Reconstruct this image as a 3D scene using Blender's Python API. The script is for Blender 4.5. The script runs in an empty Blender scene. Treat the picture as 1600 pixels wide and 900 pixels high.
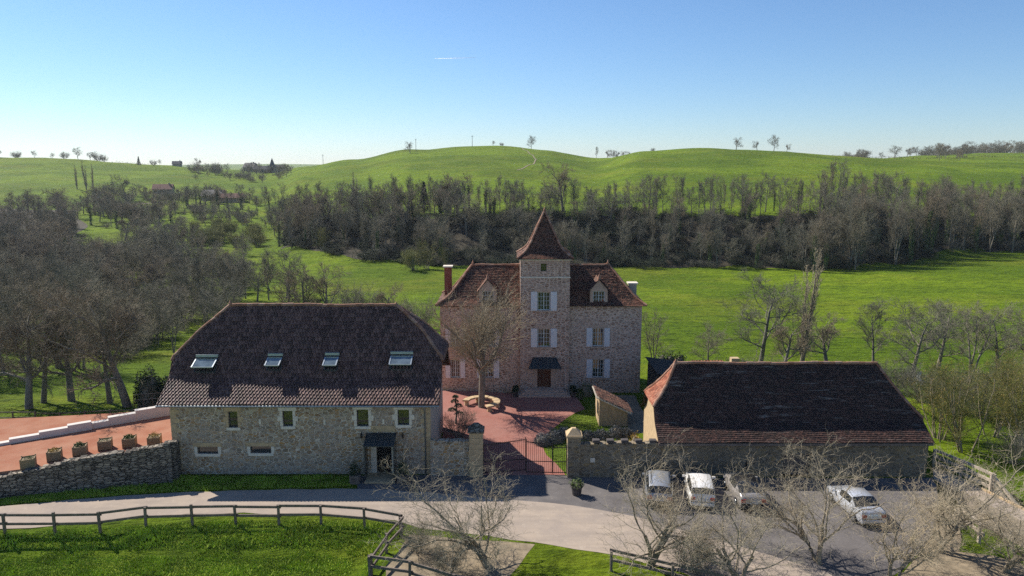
import bpy, math, random
import numpy as np
from mathutils import Vector
R = math.radians
random.seed(7); rng = np.random.default_rng(7)
sc = bpy.context.scene
col = sc.collection

# ------------------------------------------------------------------ camera, sky, sun, exposure
CAM_H = 21.5; FPX = 1150.0; PITCH = R(9.5)
cam = bpy.data.cameras.new('camera'); camo = bpy.data.objects.new('camera', cam); col.objects.link(camo)
camo.location = (0, 0, CAM_H); camo.rotation_euler = (R(90) - PITCH, 0, 0)
cam.sensor_width = 36; cam.lens = 36 * FPX / 1600; cam.clip_end = 30000; cam.clip_start = 0.5
sc.camera = camo
SUN_SHADOW = Vector((0.92, -0.717, -1.0)).normalized()      # the way the shadows fall
SUN_EL = math.asin(-SUN_SHADOW.z)
w = bpy.data.worlds.new('World'); sc.world = w; w.use_nodes = True
nt = w.node_tree; nt.nodes.clear()
sky = nt.nodes.new('ShaderNodeTexSky'); sky.sky_type = 'NISHITA'; sky.sun_disc = False
sky.sun_elevation = SUN_EL; sky.sun_rotation = math.atan2(-SUN_SHADOW.x, -SUN_SHADOW.y)
sky.altitude = 250; sky.air_density = 1.0; sky.dust_density = 0.1; sky.ozone_density = 8.0
bg = nt.nodes.new('ShaderNodeBackground'); bg.inputs['Strength'].default_value = 0.088
out = nt.nodes.new('ShaderNodeOutputWorld')
nt.links.new(sky.outputs[0], bg.inputs[0]); nt.links.new(bg.outputs[0], out.inputs[0])
sl = bpy.data.lights.new('sun', 'SUN'); sl.energy = 5.0; sl.angle = R(0.53); sl.color = (1.0, 0.94, 0.84)
so = bpy.data.objects.new('sun', sl); col.objects.link(so)
so.rotation_euler = SUN_SHADOW.to_track_quat('-Z', 'Y').to_euler(); so.location = (-40, 60, 60)
sc.view_settings.view_transform = 'Standard'; sc.view_settings.look = 'None'
sc.view_settings.exposure = 0.6; sc.view_settings.gamma = 1.0
sc.render.engine = 'CYCLES'; sc.cycles.use_denoising = False
sc.cycles.max_bounces = 5; sc.cycles.diffuse_bounces = 3; sc.cycles.glossy_bounces = 2
sc.cycles.transparent_max_bounces = 6; sc.cycles.volume_bounces = 0

# ------------------------------------------------------------------ helpers: survey of points
_c, _s = math.cos(PITCH), math.sin(PITCH)
def sight(px, py):
    u = (px - 800) / FPX; v = (py - 450) / FPX
    return u, _c - v * _s, -_s - v * _c
def on_z(px, py, z=0.0):
    d = sight(px, py); t = (z - CAM_H) / d[2]; return d[0] * t, d[1] * t
def on_y(px, py, y):
    d = sight(px, py); t = y / d[1]; return d[0] * t, CAM_H + d[2] * t

# ------------------------------------------------------------------ helpers: meshes and objects
def np_mesh(name, V, quads=None, tris=None, smooth=False, face_val=None):
    me = bpy.data.meshes.new(name)
    V = np.asarray(V, np.float32); parts = []
    nq = 0 if quads is None else len(quads); ntr = 0 if tris is None else len(tris)
    me.vertices.add(len(V)); me.vertices.foreach_set('co', V.ravel())
    loops = []
    if nq: loops.append(np.asarray(quads, np.int32).ravel())
    if ntr: loops.append(np.asarray(tris, np.int32).ravel())
    L = np.concatenate(loops)
    me.loops.add(len(L)); me.loops.foreach_set('vertex_index', L)
    me.polygons.add(nq + ntr)
    st = np.concatenate([np.arange(nq) * 4, nq * 4 + np.arange(ntr) * 3]).astype(np.int32)
    me.polygons.foreach_set('loop_start', st)
    if smooth: me.polygons.foreach_set('use_smooth', np.ones(nq + ntr, bool))
    if face_val is not None:
        a = me.attributes.new('rnd', 'FLOAT', 'FACE'); a.data.foreach_set('value', np.asarray(face_val, np.float32))
    me.update(calc_edges=True); me.validate()
    return me

class MB:
    def __init__(s): s.v = []; s.f = []; s.r = []
    def face(s, pts, r=0.5):
        i = len(s.v); s.v += [tuple(p) for p in pts]; s.f.append(tuple(range(i, i + len(pts)))); s.r.append(r); return s
    def box(s, x0, x1, y0, y1, z0, z1, rz=0.0, piv=None, r=0.5, taper=0.0, jit=0.0):
        pts = []
        cx, cy = (x0 + x1) / 2, (y0 + y1) / 2
        if piv is None: piv = (cx, cy)
        for z, k in ((z0, 1.0), (z1, 1.0 - taper)):
            for x, y in ((x0, y0), (x1, y0), (x1, y1), (x0, y1)):
                X = cx + (x - cx) * k; Y = cy + (y - cy) * k
                dx, dy = X - piv[0], Y - piv[1]
                X = piv[0] + dx * math.cos(rz) - dy * math.sin(rz); Y = piv[1] + dx * math.sin(rz) + dy * math.cos(rz)
                pts.append((X + random.uniform(-jit, jit), Y + random.uniform(-jit, jit), z + random.uniform(-jit, jit)))
        i = len(s.v); s.v += pts
        for f in ((3, 2, 1, 0), (4, 5, 6, 7), (0, 1, 5, 4), (1, 2, 6, 5), (2, 3, 7, 6), (3, 0, 4, 7)):
            s.f.append(tuple(i + k for k in f)); s.r.append(r)
        return s
    def hexa(s, p8, r=0.5):
        i = len(s.v); s.v += [tuple(p) for p in p8]
        for f in ((3, 2, 1, 0), (4, 5, 6, 7), (0, 1, 5, 4), (1, 2, 6, 5), (2, 3, 7, 6), (3, 0, 4, 7)):
            s.f.append(tuple(i + k for k in f)); s.r.append(r)
        return s
    def beam(s, a, b, w, h, r=0.5):
        a = Vector(a); b = Vector(b); d = (b - a).normalized()
        up = Vector((0, 0, 1)) if abs(d.z) < 0.95 else Vector((0, 1, 0))
        sx = d.cross(up).normalized() * w / 2; sz = sx.cross(d).normalized() * h / 2
        return s.hexa([a - sx - sz, a + sx - sz, a + sx + sz, a - sx + sz, b - sx - sz, b + sx - sz, b + sx + sz, b - sx + sz], r)
    def tube(s, pts, rad, n=6, r=0.5, cap=True):
        pts = [Vector(p) for p in pts]
        if not hasattr(rad, '__len__'): rad = [rad] * len(pts)
        i0 = len(s.v)
        for k, p in enumerate(pts):
            d = (pts[min(k + 1, len(pts) - 1)] - pts[max(k - 1, 0)]).normalized()
            up = Vector((0, 0, 1)) if abs(d.z) < 0.9 else Vector((0, 1, 0))
            a = d.cross(up).normalized(); b = a.cross(d)
            for j in range(n):
                t = 2 * math.pi * j / n
                s.v.append(tuple(p + (a * math.cos(t) + b * math.sin(t)) * rad[k]))
        for k in range(len(pts) - 1):
            for j in range(n):
                s.f.append((i0 + k * n + j, i0 + k * n + (j + 1) % n, i0 + (k + 1) * n + (j + 1) % n, i0 + (k + 1) * n + j)); s.r.append(r)
        if cap:
            s.f.append(tuple(i0 + j for j in range(n))[::-1]); s.r.append(r)
            e = i0 + (len(pts) - 1) * n; s.f.append(tuple(e + j for j in range(n))); s.r.append(r)
        return s
    def prism(s, poly, axis, a, b, r=0.5):
        """poly in the two other axes, extruded along axis from a to b"""
        def P(p, t):
            return {'x': (t, p[0], p[1]), 'y': (p[0], t, p[1]), 'z': (p[0], p[1], t)}[axis]
        i = len(s.v); n = len(poly)
        s.v += [P(p, a) for p in poly] + [P(p, b) for p in poly]
        s.f.append(tuple(range(i, i + n))); s.r.append(r)
        s.f.append(tuple(range(i + n, i + 2 * n))[::-1]); s.r.append(r)
        for k in range(n):
            s.f.append((i + k, i + n + k, i + n + (k + 1) % n, i + (k + 1) % n)); s.r.append(r)
        return s
    def blob(s, c, rad, n=10, m=6, jit=0.1, r=0.5):
        i0 = len(s.v)
        for a in range(m + 1):
            ph = math.pi * a / m
            for b in range(n):
                t = 2 * math.pi * b / n; k = 1 + random.uniform(-jit, jit)
                s.v.append((c[0] + rad[0] * k * math.sin(ph) * math.cos(t), c[1] + rad[1] * k * math.sin(ph) * math.sin(t), c[2] + rad[2] * k * math.cos(ph)))
        for a in range(m):
            for b in range(n):
                s.f.append((i0 + a * n + b, i0 + (a + 1) * n + b, i0 + (a + 1) * n + (b + 1) % n, i0 + a * n + (b + 1) % n)); s.r.append(r)
        return s
    def build(s, name, mat, parent=None, smooth=False, bevel=0.0, loc=None):
        me = bpy.data.meshes.new(name); me.from_pydata(s.v, [], s.f); me.update()
        a = me.attributes.new('rnd', 'FLOAT', 'FACE'); a.data.foreach_set('value', np.array(s.r, np.float32))
        return link(name, me, mat, parent, smooth, bevel, loc)

def link(name, me, mat, parent=None, smooth=False, bevel=0.0, loc=None):
    if mat is not None and len(me.materials) == 0: me.materials.append(mat)
    if smooth: me.polygons.foreach_set('use_smooth', np.ones(len(me.polygons), bool))
    o = bpy.data.objects.new(name, me); col.objects.link(o)
    if parent is not None: o.parent = parent
    if loc is not None: o.location = loc
    if bevel:
        m = o.modifiers.new('bevel', 'BEVEL'); m.width = bevel; m.segments = 2; m.limit_method = 'ANGLE'
    return o
def tag(o, label=None, cat=None, group=None, kind=None):
    if label: o['label'] = label
    if cat: o['category'] = cat
    if group: o['group'] = group
    if kind: o['kind'] = kind
    return o
def thing(name, label, cat, group=None, loc=(0, 0, 0), rz=0.0):
    o = bpy.data.objects.new(name, None); col.objects.link(o); o.location = loc; o.rotation_euler = (0, 0, rz)
    o.empty_display_size = 0.3
    return tag(o, label, cat, group)
def copy_tree(o, parent=None):
    c = o.copy(); col.objects.link(c); c.parent = parent
    for ch in o.children: copy_tree(ch, c)
    return c

# ------------------------------------------------------------------ helpers: materials
class NT:
    def __init__(s, name):
        s.m = bpy.data.materials.new(name); s.m.use_nodes = True; s.t = s.m.node_tree
        s.b = s.t.nodes['Principled BSDF']; s.o = s.t.nodes['Material Output']
    def n(s, typ, **kw):
        nd = s.t.nodes.new('ShaderNode' + typ)
        for k, v in kw.items():
            if k in nd.inputs.keys(): s.put(nd.inputs[k], v)
            else: setattr(nd, k, v)
        return nd
    def put(s, sock, v):
        if isinstance(v, bpy.types.NodeSocket): s.t.links.new(v, sock)
        else:
            if hasattr(sock.default_value, '__len__') and not hasattr(v, '__len__'): v = (v, v, v)
            if hasattr(v, '__len__') and len(v) == 3 and sock.type == 'RGBA': v = (*v, 1)
            sock.default_value = v
    def pos(s): return s.n('NewGeometry').outputs['Position']
    def local(s): return s.n('TexCoord').outputs['Object']
    def scale(s, vec, sc):
        m = s.n('Mapping'); s.put(m.inputs['Vector'], vec); m.inputs['Scale'].default_value = sc; return m.outputs[0]
    def noise(s, vec, scale, detail=4, rough=0.55, out='Fac', dist=0.0):
        n = s.n('TexNoise'); s.put(n.inputs['Vector'], vec); n.inputs['Scale'].default_value = scale
        n.inputs['Detail'].default_value = detail; n.inputs['Roughness'].default_value = rough; n.inputs['Distortion'].default_value = dist
        return n.outputs[out]
    def ramp(s, fac, stops, interp='LINEAR'):
        r = s.n('ValToRGB'); s.put(r.inputs[0], fac); e = r.color_ramp.elements; r.color_ramp.interpolation = interp
        while len(e) < len(stops): e.new(0.5)
        for k, (p, c) in enumerate(stops):
            e[k].position = p; e[k].color = (*c, 1) if hasattr(c, '__len__') else (c, c, c, 1)
        return r.outputs[0]
    def mix(s, fac, a, b, mode='MIX'):
        m = s.n('Mix'); m.data_type = 'RGBA'; m.blend_type = mode
        s.put(m.inputs[0], fac); s.put(m.inputs[6], a); s.put(m.inputs[7], b); return m.outputs[2]
    def math(s, op, a, b=0.0):
        m = s.n('Math', operation=op); s.put(m.inputs[0], a); s.put(m.inputs[1], b); return m.outputs[0]
    def bump(s, h, strength=0.5, dist=0.05):
        b = s.n('Bump'); s.put(b.inputs['Height'], h); b.inputs['Strength'].default_value = strength; b.inputs['Distance'].default_value = dist
        s.t.links.new(b.outputs[0], s.b.inputs['Normal'])
    def base(s, c): s.put(s.b.inputs['Base Color'], c)
    def rough(s, v): s.put(s.b.inputs['Roughness'], v)
    def spec(s, v): s.b.inputs['Specular IOR Level'].default_value = v

def hexc(h):
    c = [int(h[i:i + 2], 16) / 255 for i in (0, 2, 4)]
    return tuple(x / 12.92 if x <= 0.04045 else ((x + 0.055) / 1.055) ** 2.4 for x in c)

def hexd(h, k=0.74): return tuple(x * k for x in hexc(h))

def plain(name, c, rough=0.7, var=0.25, scale=6.0, metal=0.0, spec=0.4, bump=0.0):
    m = NT(name); f = m.noise(m.pos(), scale, 5, 0.6)
    lo = tuple(x * (1 - var) for x in c); hi = tuple(min(1, x * (1 + var)) for x in c)
    m.base(m.ramp(f, [(0.3, lo), (0.7, hi)])); m.rough(rough); m.spec(spec); m.b.inputs['Metallic'].default_value = metal
    if bump: m.bump(m.noise(m.pos(), scale * 4, 4, 0.6), bump, 0.02)
    return m.m

def rubble(name, cols, mortar, sx=0.36, sz=0.17, edge=0.07, stain=None, bump=0.7, rnd=0.9, grit=0.55):
    m = NT(name); p = m.pos()
    warp = m.n('VectorMath', operation='SCALE'); m.put(warp.inputs[0], m.noise(p, 1.7, 3, 0.5, out='Color')); warp.inputs['Scale'].default_value = 0.16
    ad = m.n('VectorMath', operation='ADD'); m.put(ad.inputs[0], p); m.put(ad.inputs[1], warp.outputs[0])
    q = m.scale(ad.outputs[0], (1 / sx, 1 / sx, 1 / sz))
    v = m.n('TexVoronoi', feature='F1'); m.put(v.inputs['Vector'], q); v.inputs['Scale'].default_value = 1.0; v.inputs['Randomness'].default_value = rnd
    e = m.n('TexVoronoi', feature='DISTANCE_TO_EDGE'); m.put(e.inputs['Vector'], q); e.inputs['Scale'].default_value = 1.0; e.inputs['Randomness'].default_value = rnd
    sep = m.n('SeparateColor'); m.put(sep.inputs[0], v.outputs['Color'])
    k = len(cols)
    stone = m.ramp(sep.outputs[0], [((i + 0.5) / k, c) for i, c in enumerate(cols)])
    fine = m.noise(p, 9, 5, 0.65)
    stone = m.mix(grit, stone, m.ramp(fine, [(0.3, (0.25,) * 3), (0.7, (1.0,) * 3)]), 'MULTIPLY')
    mask = m.ramp(e.outputs['Distance'], [(edge * 0.4, 0.0), (edge, 1.0)])
    c = m.mix(mask, mortar, stone)
    big = m.noise(p, 0.35, 4, 0.6)
    c = m.mix(m.ramp(big, [(0.42, 0.0), (0.68, 0.55)]), c, stain if stain else tuple(x * 0.7 for x in mortar))
    m.base(c); m.rough(0.92); m.spec(0.2)
    hgt = m.math('ADD', m.math('MULTIPLY', mask, 0.7), m.math('MULTIPLY', fine, 0.5))
    m.bump(hgt, bump, 0.05)
    return m.m

def tile_mat(name, stops, rough=0.75, lichen=None, lich_amt=0.5, spec=0.3, streak=None):
    m = NT(name); a = m.n('Attribute'); a.attribute_name = 'rnd'; p = m.pos()
    c = m.ramp(a.outputs['Fac'], stops)
    f = m.noise(p, 5, 5, 0.65)
    c = m.mix(0.5, c, m.ramp(f, [(0.3, (0.35,) * 3), (0.7, (1.0,) * 3)]), 'MULTIPLY')
    if lichen:
        g = m.noise(p, 1.1, 6, 0.72)
        c = m.mix(m.ramp(g, [(0.50, 0.0), (0.66, lich_amt)]), c, lichen)
    if streak:
        q = m.noise(m.scale(p, (0.55, 0.55, 7.0)), 1.0, 5, 0.7); k_ = m.noise(p, 0.3, 4, 0.6)
        c = m.mix(m.math('MULTIPLY', m.ramp(q, [(0.56, 0.0), (0.68, 0.8)]), m.ramp(k_, [(0.4, 0.1), (0.62, 1.0)])), c, streak)
    m.base(c); m.rough(rough); m.spec(spec); m.bump(f, 0.25, 0.02)
    return m.m

def grass_mat(name, a, b, c_, dry, tuft=1.0):
    m = NT(name); p = m.pos()
    big = m.noise(p, 0.018, 5, 0.6); mid = m.noise(p, 0.22, 5, 0.62)
    fine = m.noise(m.scale(p, (1, 2.2, 1)), 1.6 * tuft, 6, 0.7)
    row = m.noise(m.scale(p, (0.28, 1.0, 1)), 0.42, 5, 0.68)
    c = m.mix(m.ramp(big, [(0.44, 0.0), (0.56, 1.0)]), tuple(x * 0.86 for x in a), b)
    c = m.mix(m.ramp(m.noise(m.scale(p, (0.5, 1.4, 1)), 0.03, 5, 0.7), [(0.48, 0.0), (0.68, 0.6)]), c, dry)
    c = m.mix(m.ramp(mid, [(0.40, 0.0), (0.75, 0.6)]), c, c_)
    c = m.mix(m.ramp(m.noise(p, 0.07, 6, 0.66), [(0.54, 0.0), (0.74, 0.55)]), c, dry)
    c = m.mix(0.75, c, m.ramp(fine, [(0.30, (0.42,) * 3), (0.62, (1.12,) * 3)]), 'MULTIPLY')
    sp_ = m.noise(m.scale(p, (0.45, 1.0, 1)), 0.85, 3, 0.6)
    c = m.mix(m.ramp(sp_, [(0.56, 0.0), (0.68, 0.75)]), c, tuple(x * 0.42 for x in c_))
    c = m.mix(0.8, c, m.ramp(row, [(0.34, (0.6, 0.66, 0.6)), (0.5, (1.0,) * 3), (0.66, (1.15, 1.08, 1.1))]), 'MULTIPLY')
    m.base(c); m.rough(0.95); m.spec(0.1)
    m.bump(m.math('ADD', m.math('ADD', fine, m.math('MULTIPLY', mid, 1.5)), m.math('MULTIPLY', sp_, 2.0)), 1.0, 0.45)
    return m.m

def bark(name, c, tip=None, spec=0.15):
    m = NT(name); p = m.pos(); f = m.noise(p, 3.5, 5, 0.65)
    oi = m.n('ObjectInfo')
    lo = tuple(x * 0.6 for x in c); hi = tuple(x * 1.35 for x in c)
    cc = m.ramp(f, [(0.3, lo), (0.7, hi)])
    cc = m.mix(0.6, cc, m.ramp(oi.outputs['Random'], [(0.0, (0.7, 0.74, 0.74)), (0.5, (1, 1, 0.96)), (1.0, (1.25, 1.16, 1.0))]), 'MULTIPLY')
    m.base(cc); m.rough(0.9); m.spec(spec)
    return m.m
def paint(name, c, metal=0.3, rough=0.28):
    m = NT(name); m.base(c); m.rough(rough); m.b.inputs['Metallic'].default_value = metal
    m.b.inputs['Coat Weight'].default_value = 0.8; m.b.inputs['Coat Roughness'].default_value = 0.06
    f = m.noise(m.pos(), 5, 3); m.base(m.mix(0.12, c, m.ramp(f, [(0.3, (0.4,) * 3), (0.7, (1,) * 3)]), 'MULTIPLY'))
    return m.m
def glassy(name, c, rough=0.04):
    m = NT(name); m.base(m.ramp(m.noise(m.pos(), 1.2, 2), [(0.3, tuple(x * 0.6 for x in c)), (0.7, tuple(x * 1.4 for x in c))])); m.rough(rough); m.spec(0.9)
    return m.m

M = {}
M['barn_stone'] = rubble('rubble_stone_ochre', [hexc('8f7d66'), hexc('bda488'), hexc('a8967f'), hexc('bb8e56'), hexc('cfbea4'), hexc('9c7c5c')], hexc('d3c5b0'), 0.36, 0.18, 0.10, hexc('a4968a'), 0.8)
M['chateau_stone'] = rubble('coursed_stone_rose', [hexc('9c7b69'), hexc('b49684'), hexc('8c6c5a'), hexc('c0a492'), hexc('a58370'), hexc('ccb09d')], hexc('d3b9a6'), 0.40, 0.18, 0.16, hexc('bca394'), 0.6, 0.85, 0.48)
M['dark_stone'] = rubble('weathered_stone_brown', [hexc('7c7060'), hexc('9a8a70'), hexc('8a8274'), hexc('a89068'), hexc('6e6456')], hexc('9a8d7a'), 0.36, 0.16, 0.08, hexc('6a6356'))
M['dry_stone'] = rubble('dry_stone_grey', [hexc('7d766c'), hexc('a2988a'), hexc('8c8478'), hexc('b4a692'), hexc('645e56')], hexc('3a3630'), 0.42, 0.13, 0.10, hexc('55504a'), 1.0)
M['render'] = plain('lime_render', hexc('a89c90'), 0.95, 0.22, 1.6, bump=0.3)
M['limestone'] = plain('cut_limestone', hexc('d8cdbb'), 0.9, 0.14, 3.0, bump=0.2)
M['limestone_tan'] = plain('cut_limestone_tan', hexc('b89f7c'), 0.9, 0.2, 3.0, bump=0.2)
M['trim_rose'] = plain('cut_stone_rose', hexc('b99f8c'), 0.9, 0.18, 3.0, bump=0.2)
M['whitewall'] = plain('white_limestone_block', hexd('e6ddd3'), 0.85, 0.08, 2.0, bump=0.1)
M['pantile'] = tile_mat('pantile_brown', [(0.0, hexd('553f38', 0.95)), (0.5, hexd('70514a', 0.95)), (1.0, hexd('8d6a5f', 0.95))], 0.62, hexd('5e524c', 0.95), 0.35, 0.3)
M['tile_red'] = tile_mat('flat_tile_red', [(0.0, hexd('55392f', 0.62)), (0.4, hexd('7d5647', 0.62)), (0.8, hexd('a8725a', 0.62)), (1.0, hexd('75604f', 0.62))], 0.85, hexd('6b6056', 0.62), 0.55)
M['tile_dark'] = tile_mat('flat_tile_weathered', [(0.0, hexd('382b29', 0.88)), (0.5, hexd('4c3731', 0.88)), (1.0, hexd('63463d', 0.88))], 0.8, hexd('37322c', 0.88), 0.6, 0.3, hexd('a3968a', 0.88))
M['tile_orange'] = tile_mat('flat_tile_orange', [(0.0, hexd('8a4a34')), (0.5, hexd('b3664a')), (1.0, hexd('c98a6c'))], 0.85, hexd('8f7a6a'), 0.4)
M['ridge'] = tile_mat('ridge_tile_clay', [(0.0, hexd('a8755c')), (0.5, hexd('c08d72')), (1.0, hexd('d2a78f'))], 0.85, hexd('8d8078'), 0.4)
M['under'] = plain('roof_batten_dark', (0.03, 0.024, 0.02), 0.95)
M['zinc'] = plain('zinc_sheet', hexc('8c9296'), 0.45, 0.15, 2, metal=0.6)
M['dark_zinc'] = plain('dark_zinc_sheet', hexc('454d50'), 0.45, 0.2, 2, metal=0.5)
M['wood_fence'] = plain('weathered_fence_wood', hexc('6d625a'), 0.9, 0.35, 3.5, bump=0.4)
M['wood_pale'] = plain('bleached_fence_wood', hexd('c8b8a4'), 0.9, 0.2, 3.5, bump=0.3)
M['wood_box'] = plain('planter_wood', hexc('8f7a5c'), 0.9, 0.25, 5, bump=0.3)
M['wood_red'] = plain('gable_boarding', hexc('7b4a36'), 0.85, 0.25, 3)
M['door_wood'] = plain('door_oak', hexc('5d3826'), 0.6, 0.3, 4)
M['iron'] = plain('wrought_iron', hexc('2d2a2b'), 0.5, 0.3, 8, metal=0.4)
M['shutter'] = plain('shutter_paint_grey_white', hexc('d8d4d4'), 0.7, 0.06, 3)
M['frame_white'] = plain('window_paint_grey_white', hexc('cfd2cf'), 0.6, 0.08, 4)
M['frame_dark'] = plain('window_frame_dark', hexc('3a3c40'), 0.5, 0.1, 4)
M['alu'] = plain('skylight_aluminium', hexc('aab2b8'), 0.35, 0.08, 3, metal=0.5)
M['glass'] = glassy('window_glass', (0.03, 0.035, 0.035))
M['skyglass'] = glassy('skylight_glass', (0.10, 0.13, 0.15), 0.08)
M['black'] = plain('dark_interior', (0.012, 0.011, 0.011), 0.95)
M['road'] = None
m = NT('road_pale_gravel'); p = m.pos()
f = m.noise(p, 30, 4, 0.7); g = m.noise(p, 0.5, 5, 0.65); st = m.noise(m.scale(p, (0.25, 2.0, 1)), 0.7, 4, 0.6)
c = m.mix(m.ramp(g, [(0.35, 0.0), (0.7, 1.0)]), hexc('9d9085'), hexc('b0a08f')); c = m.mix(m.ramp(st, [(0.46, 0.0), (0.66, 0.6)]), c, hexc('94887c')); c = m.mix(m.ramp(m.noise(p, 2.2, 6, 0.75), [(0.56, 0.0), (0.72, 0.5)]), c, hexc('c6b8a6'))
m.base(m.mix(0.4, c, m.ramp(f, [(0.3, (0.55,) * 3), (0.7, (1.0,) * 3)]), 'MULTIPLY')); m.rough(0.95); m.spec(0.15); m.bump(f, 0.3, 0.02); M['road'] = m.m
m = NT('asphalt_grey'); p = m.pos(); f = m.noise(p, 40, 4, 0.7); g = m.noise(p, 0.4, 5, 0.65)
c = m.mix(m.ramp(g, [(0.35, 0.0), (0.7, 1.0)]), hexd('6c6766'), hexd('8a8481')); c = m.mix(m.ramp(m.noise(p, 1.4, 6, 0.75), [(0.55, 0.0), (0.72, 0.6)]), c, hexd('a39a90'))
m.base(m.mix(0.45, c, m.ramp(f, [(0.3, (0.55,) * 3), (0.7, (1.0,) * 3)]), 'MULTIPLY')); m.rough(0.9); m.spec(0.2); m.bump(f, 0.3, 0.02); M['asphalt'] = m.m
m = NT('red_gravel'); p = m.pos(); f = m.noise(p, 26, 4, 0.7); g = m.noise(p, 0.6, 5, 0.65)
c = m.mix(m.ramp(g, [(0.35, 0.0), (0.7, 1.0)]), hexd('b2745a'), hexd('c8957a')); c = m.mix(m.ramp(m.noise(p, 2.4, 6, 0.75), [(0.52, 0.0), (0.72, 0.5)]), c, hexd('8f6450'))
m.base(m.mix(0.4, c, m.ramp(f, [(0.3, (0.55,) * 3), (0.7, (1.0,) * 3)]), 'MULTIPLY')); m.rough(0.95); m.spec(0.1); m.bump(f, 0.4, 0.03); M['red_gravel'] = m.m
m = NT('red_paving'); p = m.pos(); f = m.noise(p, 22, 4, 0.7); g = m.noise(p, 0.5, 5, 0.65)
br = m.n('TexBrick'); m.put(br.inputs['Vector'], p); br.inputs['Scale'].default_value = 4.0
br.inputs['Color1'].default_value = (*hexd('a8655a'), 1); br.inputs['Color2'].default_value = (*hexd('bd7f70'), 1); br.inputs['Mortar'].default_value = (*hexd('a5766a'), 1)
br.inputs['Mortar Size'].default_value = 0.03
c = m.mix(m.ramp(g, [(0.35, 0.0), (0.7, 0.7)]), br.outputs[0], hexd('b88a7e')); c = m.mix(m.ramp(m.noise(p, 1.6, 6, 0.75), [(0.52, 0.0), (0.72, 0.5)]), c, hexd('94665a'))
m.base(m.mix(0.4, c, m.ramp(f, [(0.3, (0.55,) * 3), (0.7, (1.0,) * 3)]), 'MULTIPLY')); m.rough(0.9); m.spec(0.15); m.bump(f, 0.25, 0.02); M['red_paving'] = m.m
M['grass'] = grass_mat('meadow_grass', hexd('6a8416', 0.86), hexd('7d951a', 0.86), hexd('547014', 0.86), hexd('878a2a', 0.86))
M['lawn'] = grass_mat('short_lawn', hexd('76902c', 0.86), hexd('7f9a34', 0.86), hexd('587624', 0.86), hexd('93934a', 0.86), 3.0)
M['blade'] = plain('grass_blades', hexc('93a834'), 0.8, 0.4, 0.6)
M['scrubmat'] = bark('scrub_twigs', hexd('5a4f44'))
M['bark'] = bark('bark_grey_brown', hexc('7d776c'))
M['twig_dark'] = bark('twigs_dark_olive', hexc('47473a'))
M['twig'] = bark('twigs_grey_brown', hexd('8c8878'))
M['twig_warm'] = bark('twigs_warm_brown', hexd('958a78'))
M['twig_pale'] = bark('twigs_pale', hexc('ab9e88'))
M['bark_pale'] = bark('bark_pale', hexc('8f8473'))
M['twig_linden'] = bark('twigs_ochre', hexc('9a8f7c'))
M['twig_willow'] = bark('twigs_willow_green', hexd('9a9a66'))
M['twig_budding'] = bark('twigs_budding_olive', hexd('7d7f4a'))
M['leaf_dark'] = plain('evergreen_leaf', hexd('2f4427'), 0.7, 0.45, 1.5)
M['leaf_grey'] = plain('lavender_leaf', hexd('76797a'), 0.85, 0.3, 2.5)
M['leaf_green'] = plain('garden_leaf', hexd('5d6f35'), 0.75, 0.4, 2.0)
M['leaf_gold'] = plain('budding_leaf_gold', hexd('a98c3a'), 0.75, 0.35, 2.0)
M['leaf_ivy'] = plain('ivy_leaf', hexd('5f7a33'), 0.6, 0.4, 0.8)
M['soil'] = plain('soil', hexc('857762'), 0.98, 0.3, 2.0, bump=0.5)
M['terracotta'] = plain('dark_pot', hexc('4a4442'), 0.8, 0.2, 3)
M['far_hill'] = plain('far_hill_woods', hexc('5b6b6e'), 1.0, 0.2, 0.004)
M['tyre'] = plain('tyre_rubber', (0.018, 0.018, 0.018), 0.85)
M['rim'] = plain('wheel_alloy', hexc('9a9da0'), 0.35, 0.1, 5, metal=0.8)
M['carglass'] = glassy('car_glass', (0.012, 0.014, 0.016), 0.03)
M['plastic'] = plain('black_plastic', (0.022, 0.022, 0.024), 0.6)
M['taillight'] = plain('red_lens', (0.42, 0.015, 0.012), 0.2, 0.15, 8)
M['headlight'] = plain('clear_lens', (0.55, 0.57, 0.6), 0.1, 0.15, 8)
M['plate'] = plain('number_plate_white', (0.75, 0.75, 0.72), 0.5, 0.05)

# ------------------------------------------------------------------ terrain
# each column: bearing (as seen from the viewpoint) and surveyed heights (distance, sight line) out to the crest
def H_(px, L):
    return [(y, v if k == 'z' else on_y(px, v, y)[1]) for y, k, v in L]
COLS = []
def colm(px, L): COLS.append(((px - 800) / FPX, H_(px, L)))
colm(-900, [(62,'z',0),(85,'z',-1.5),(150,'z',-5),(250,'z',-6),(350,'p',330),(450,'p',296),(600,'p',266),(700,'p',248),(850,'z',20),(1500,'z',6),(3200,'z',12),(4200,'z',22)])
colm(0,   [(62,'z',0),(85,'z',-2),(150,'z',-6),(250,'z',-6),(350,'p',335),(450,'p',297),(600,'p',264),(700,'p',246),(850,'z',20),(1500,'z',6),(3200,'z',12),(4200,'z',20)])
colm(110, [(62,'z',0),(85,'z',-2.5),(150,'z',-6.5),(250,'z',-6.5),(350,'p',337),(450,'p',298),(600,'p',265),(700,'p',247.5),(850,'z',18),(1500,'z',6),(3200,'z',10),(4200,'z',18)])
colm(260, [(62,'z',0),(85,'z',-2.5),(143,'p',474),(230,'z',-6.5),(330,'p',345),(450,'p',304),(600,'p',273),(720,'p',257.5),(850,'z',14),(1500,'z',4),(3200,'z',8),(4200,'z',18)])
colm(340, [(62,'z',0),(85,'z',-2.5),(143,'p',472),(230,'z',-6.5),(330,'p',345),(450,'p',306),(600,'p',278),(760,'p',264),(900,'z',8),(1500,'z',2),(3200,'z',10),(4200,'z',24)])
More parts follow.
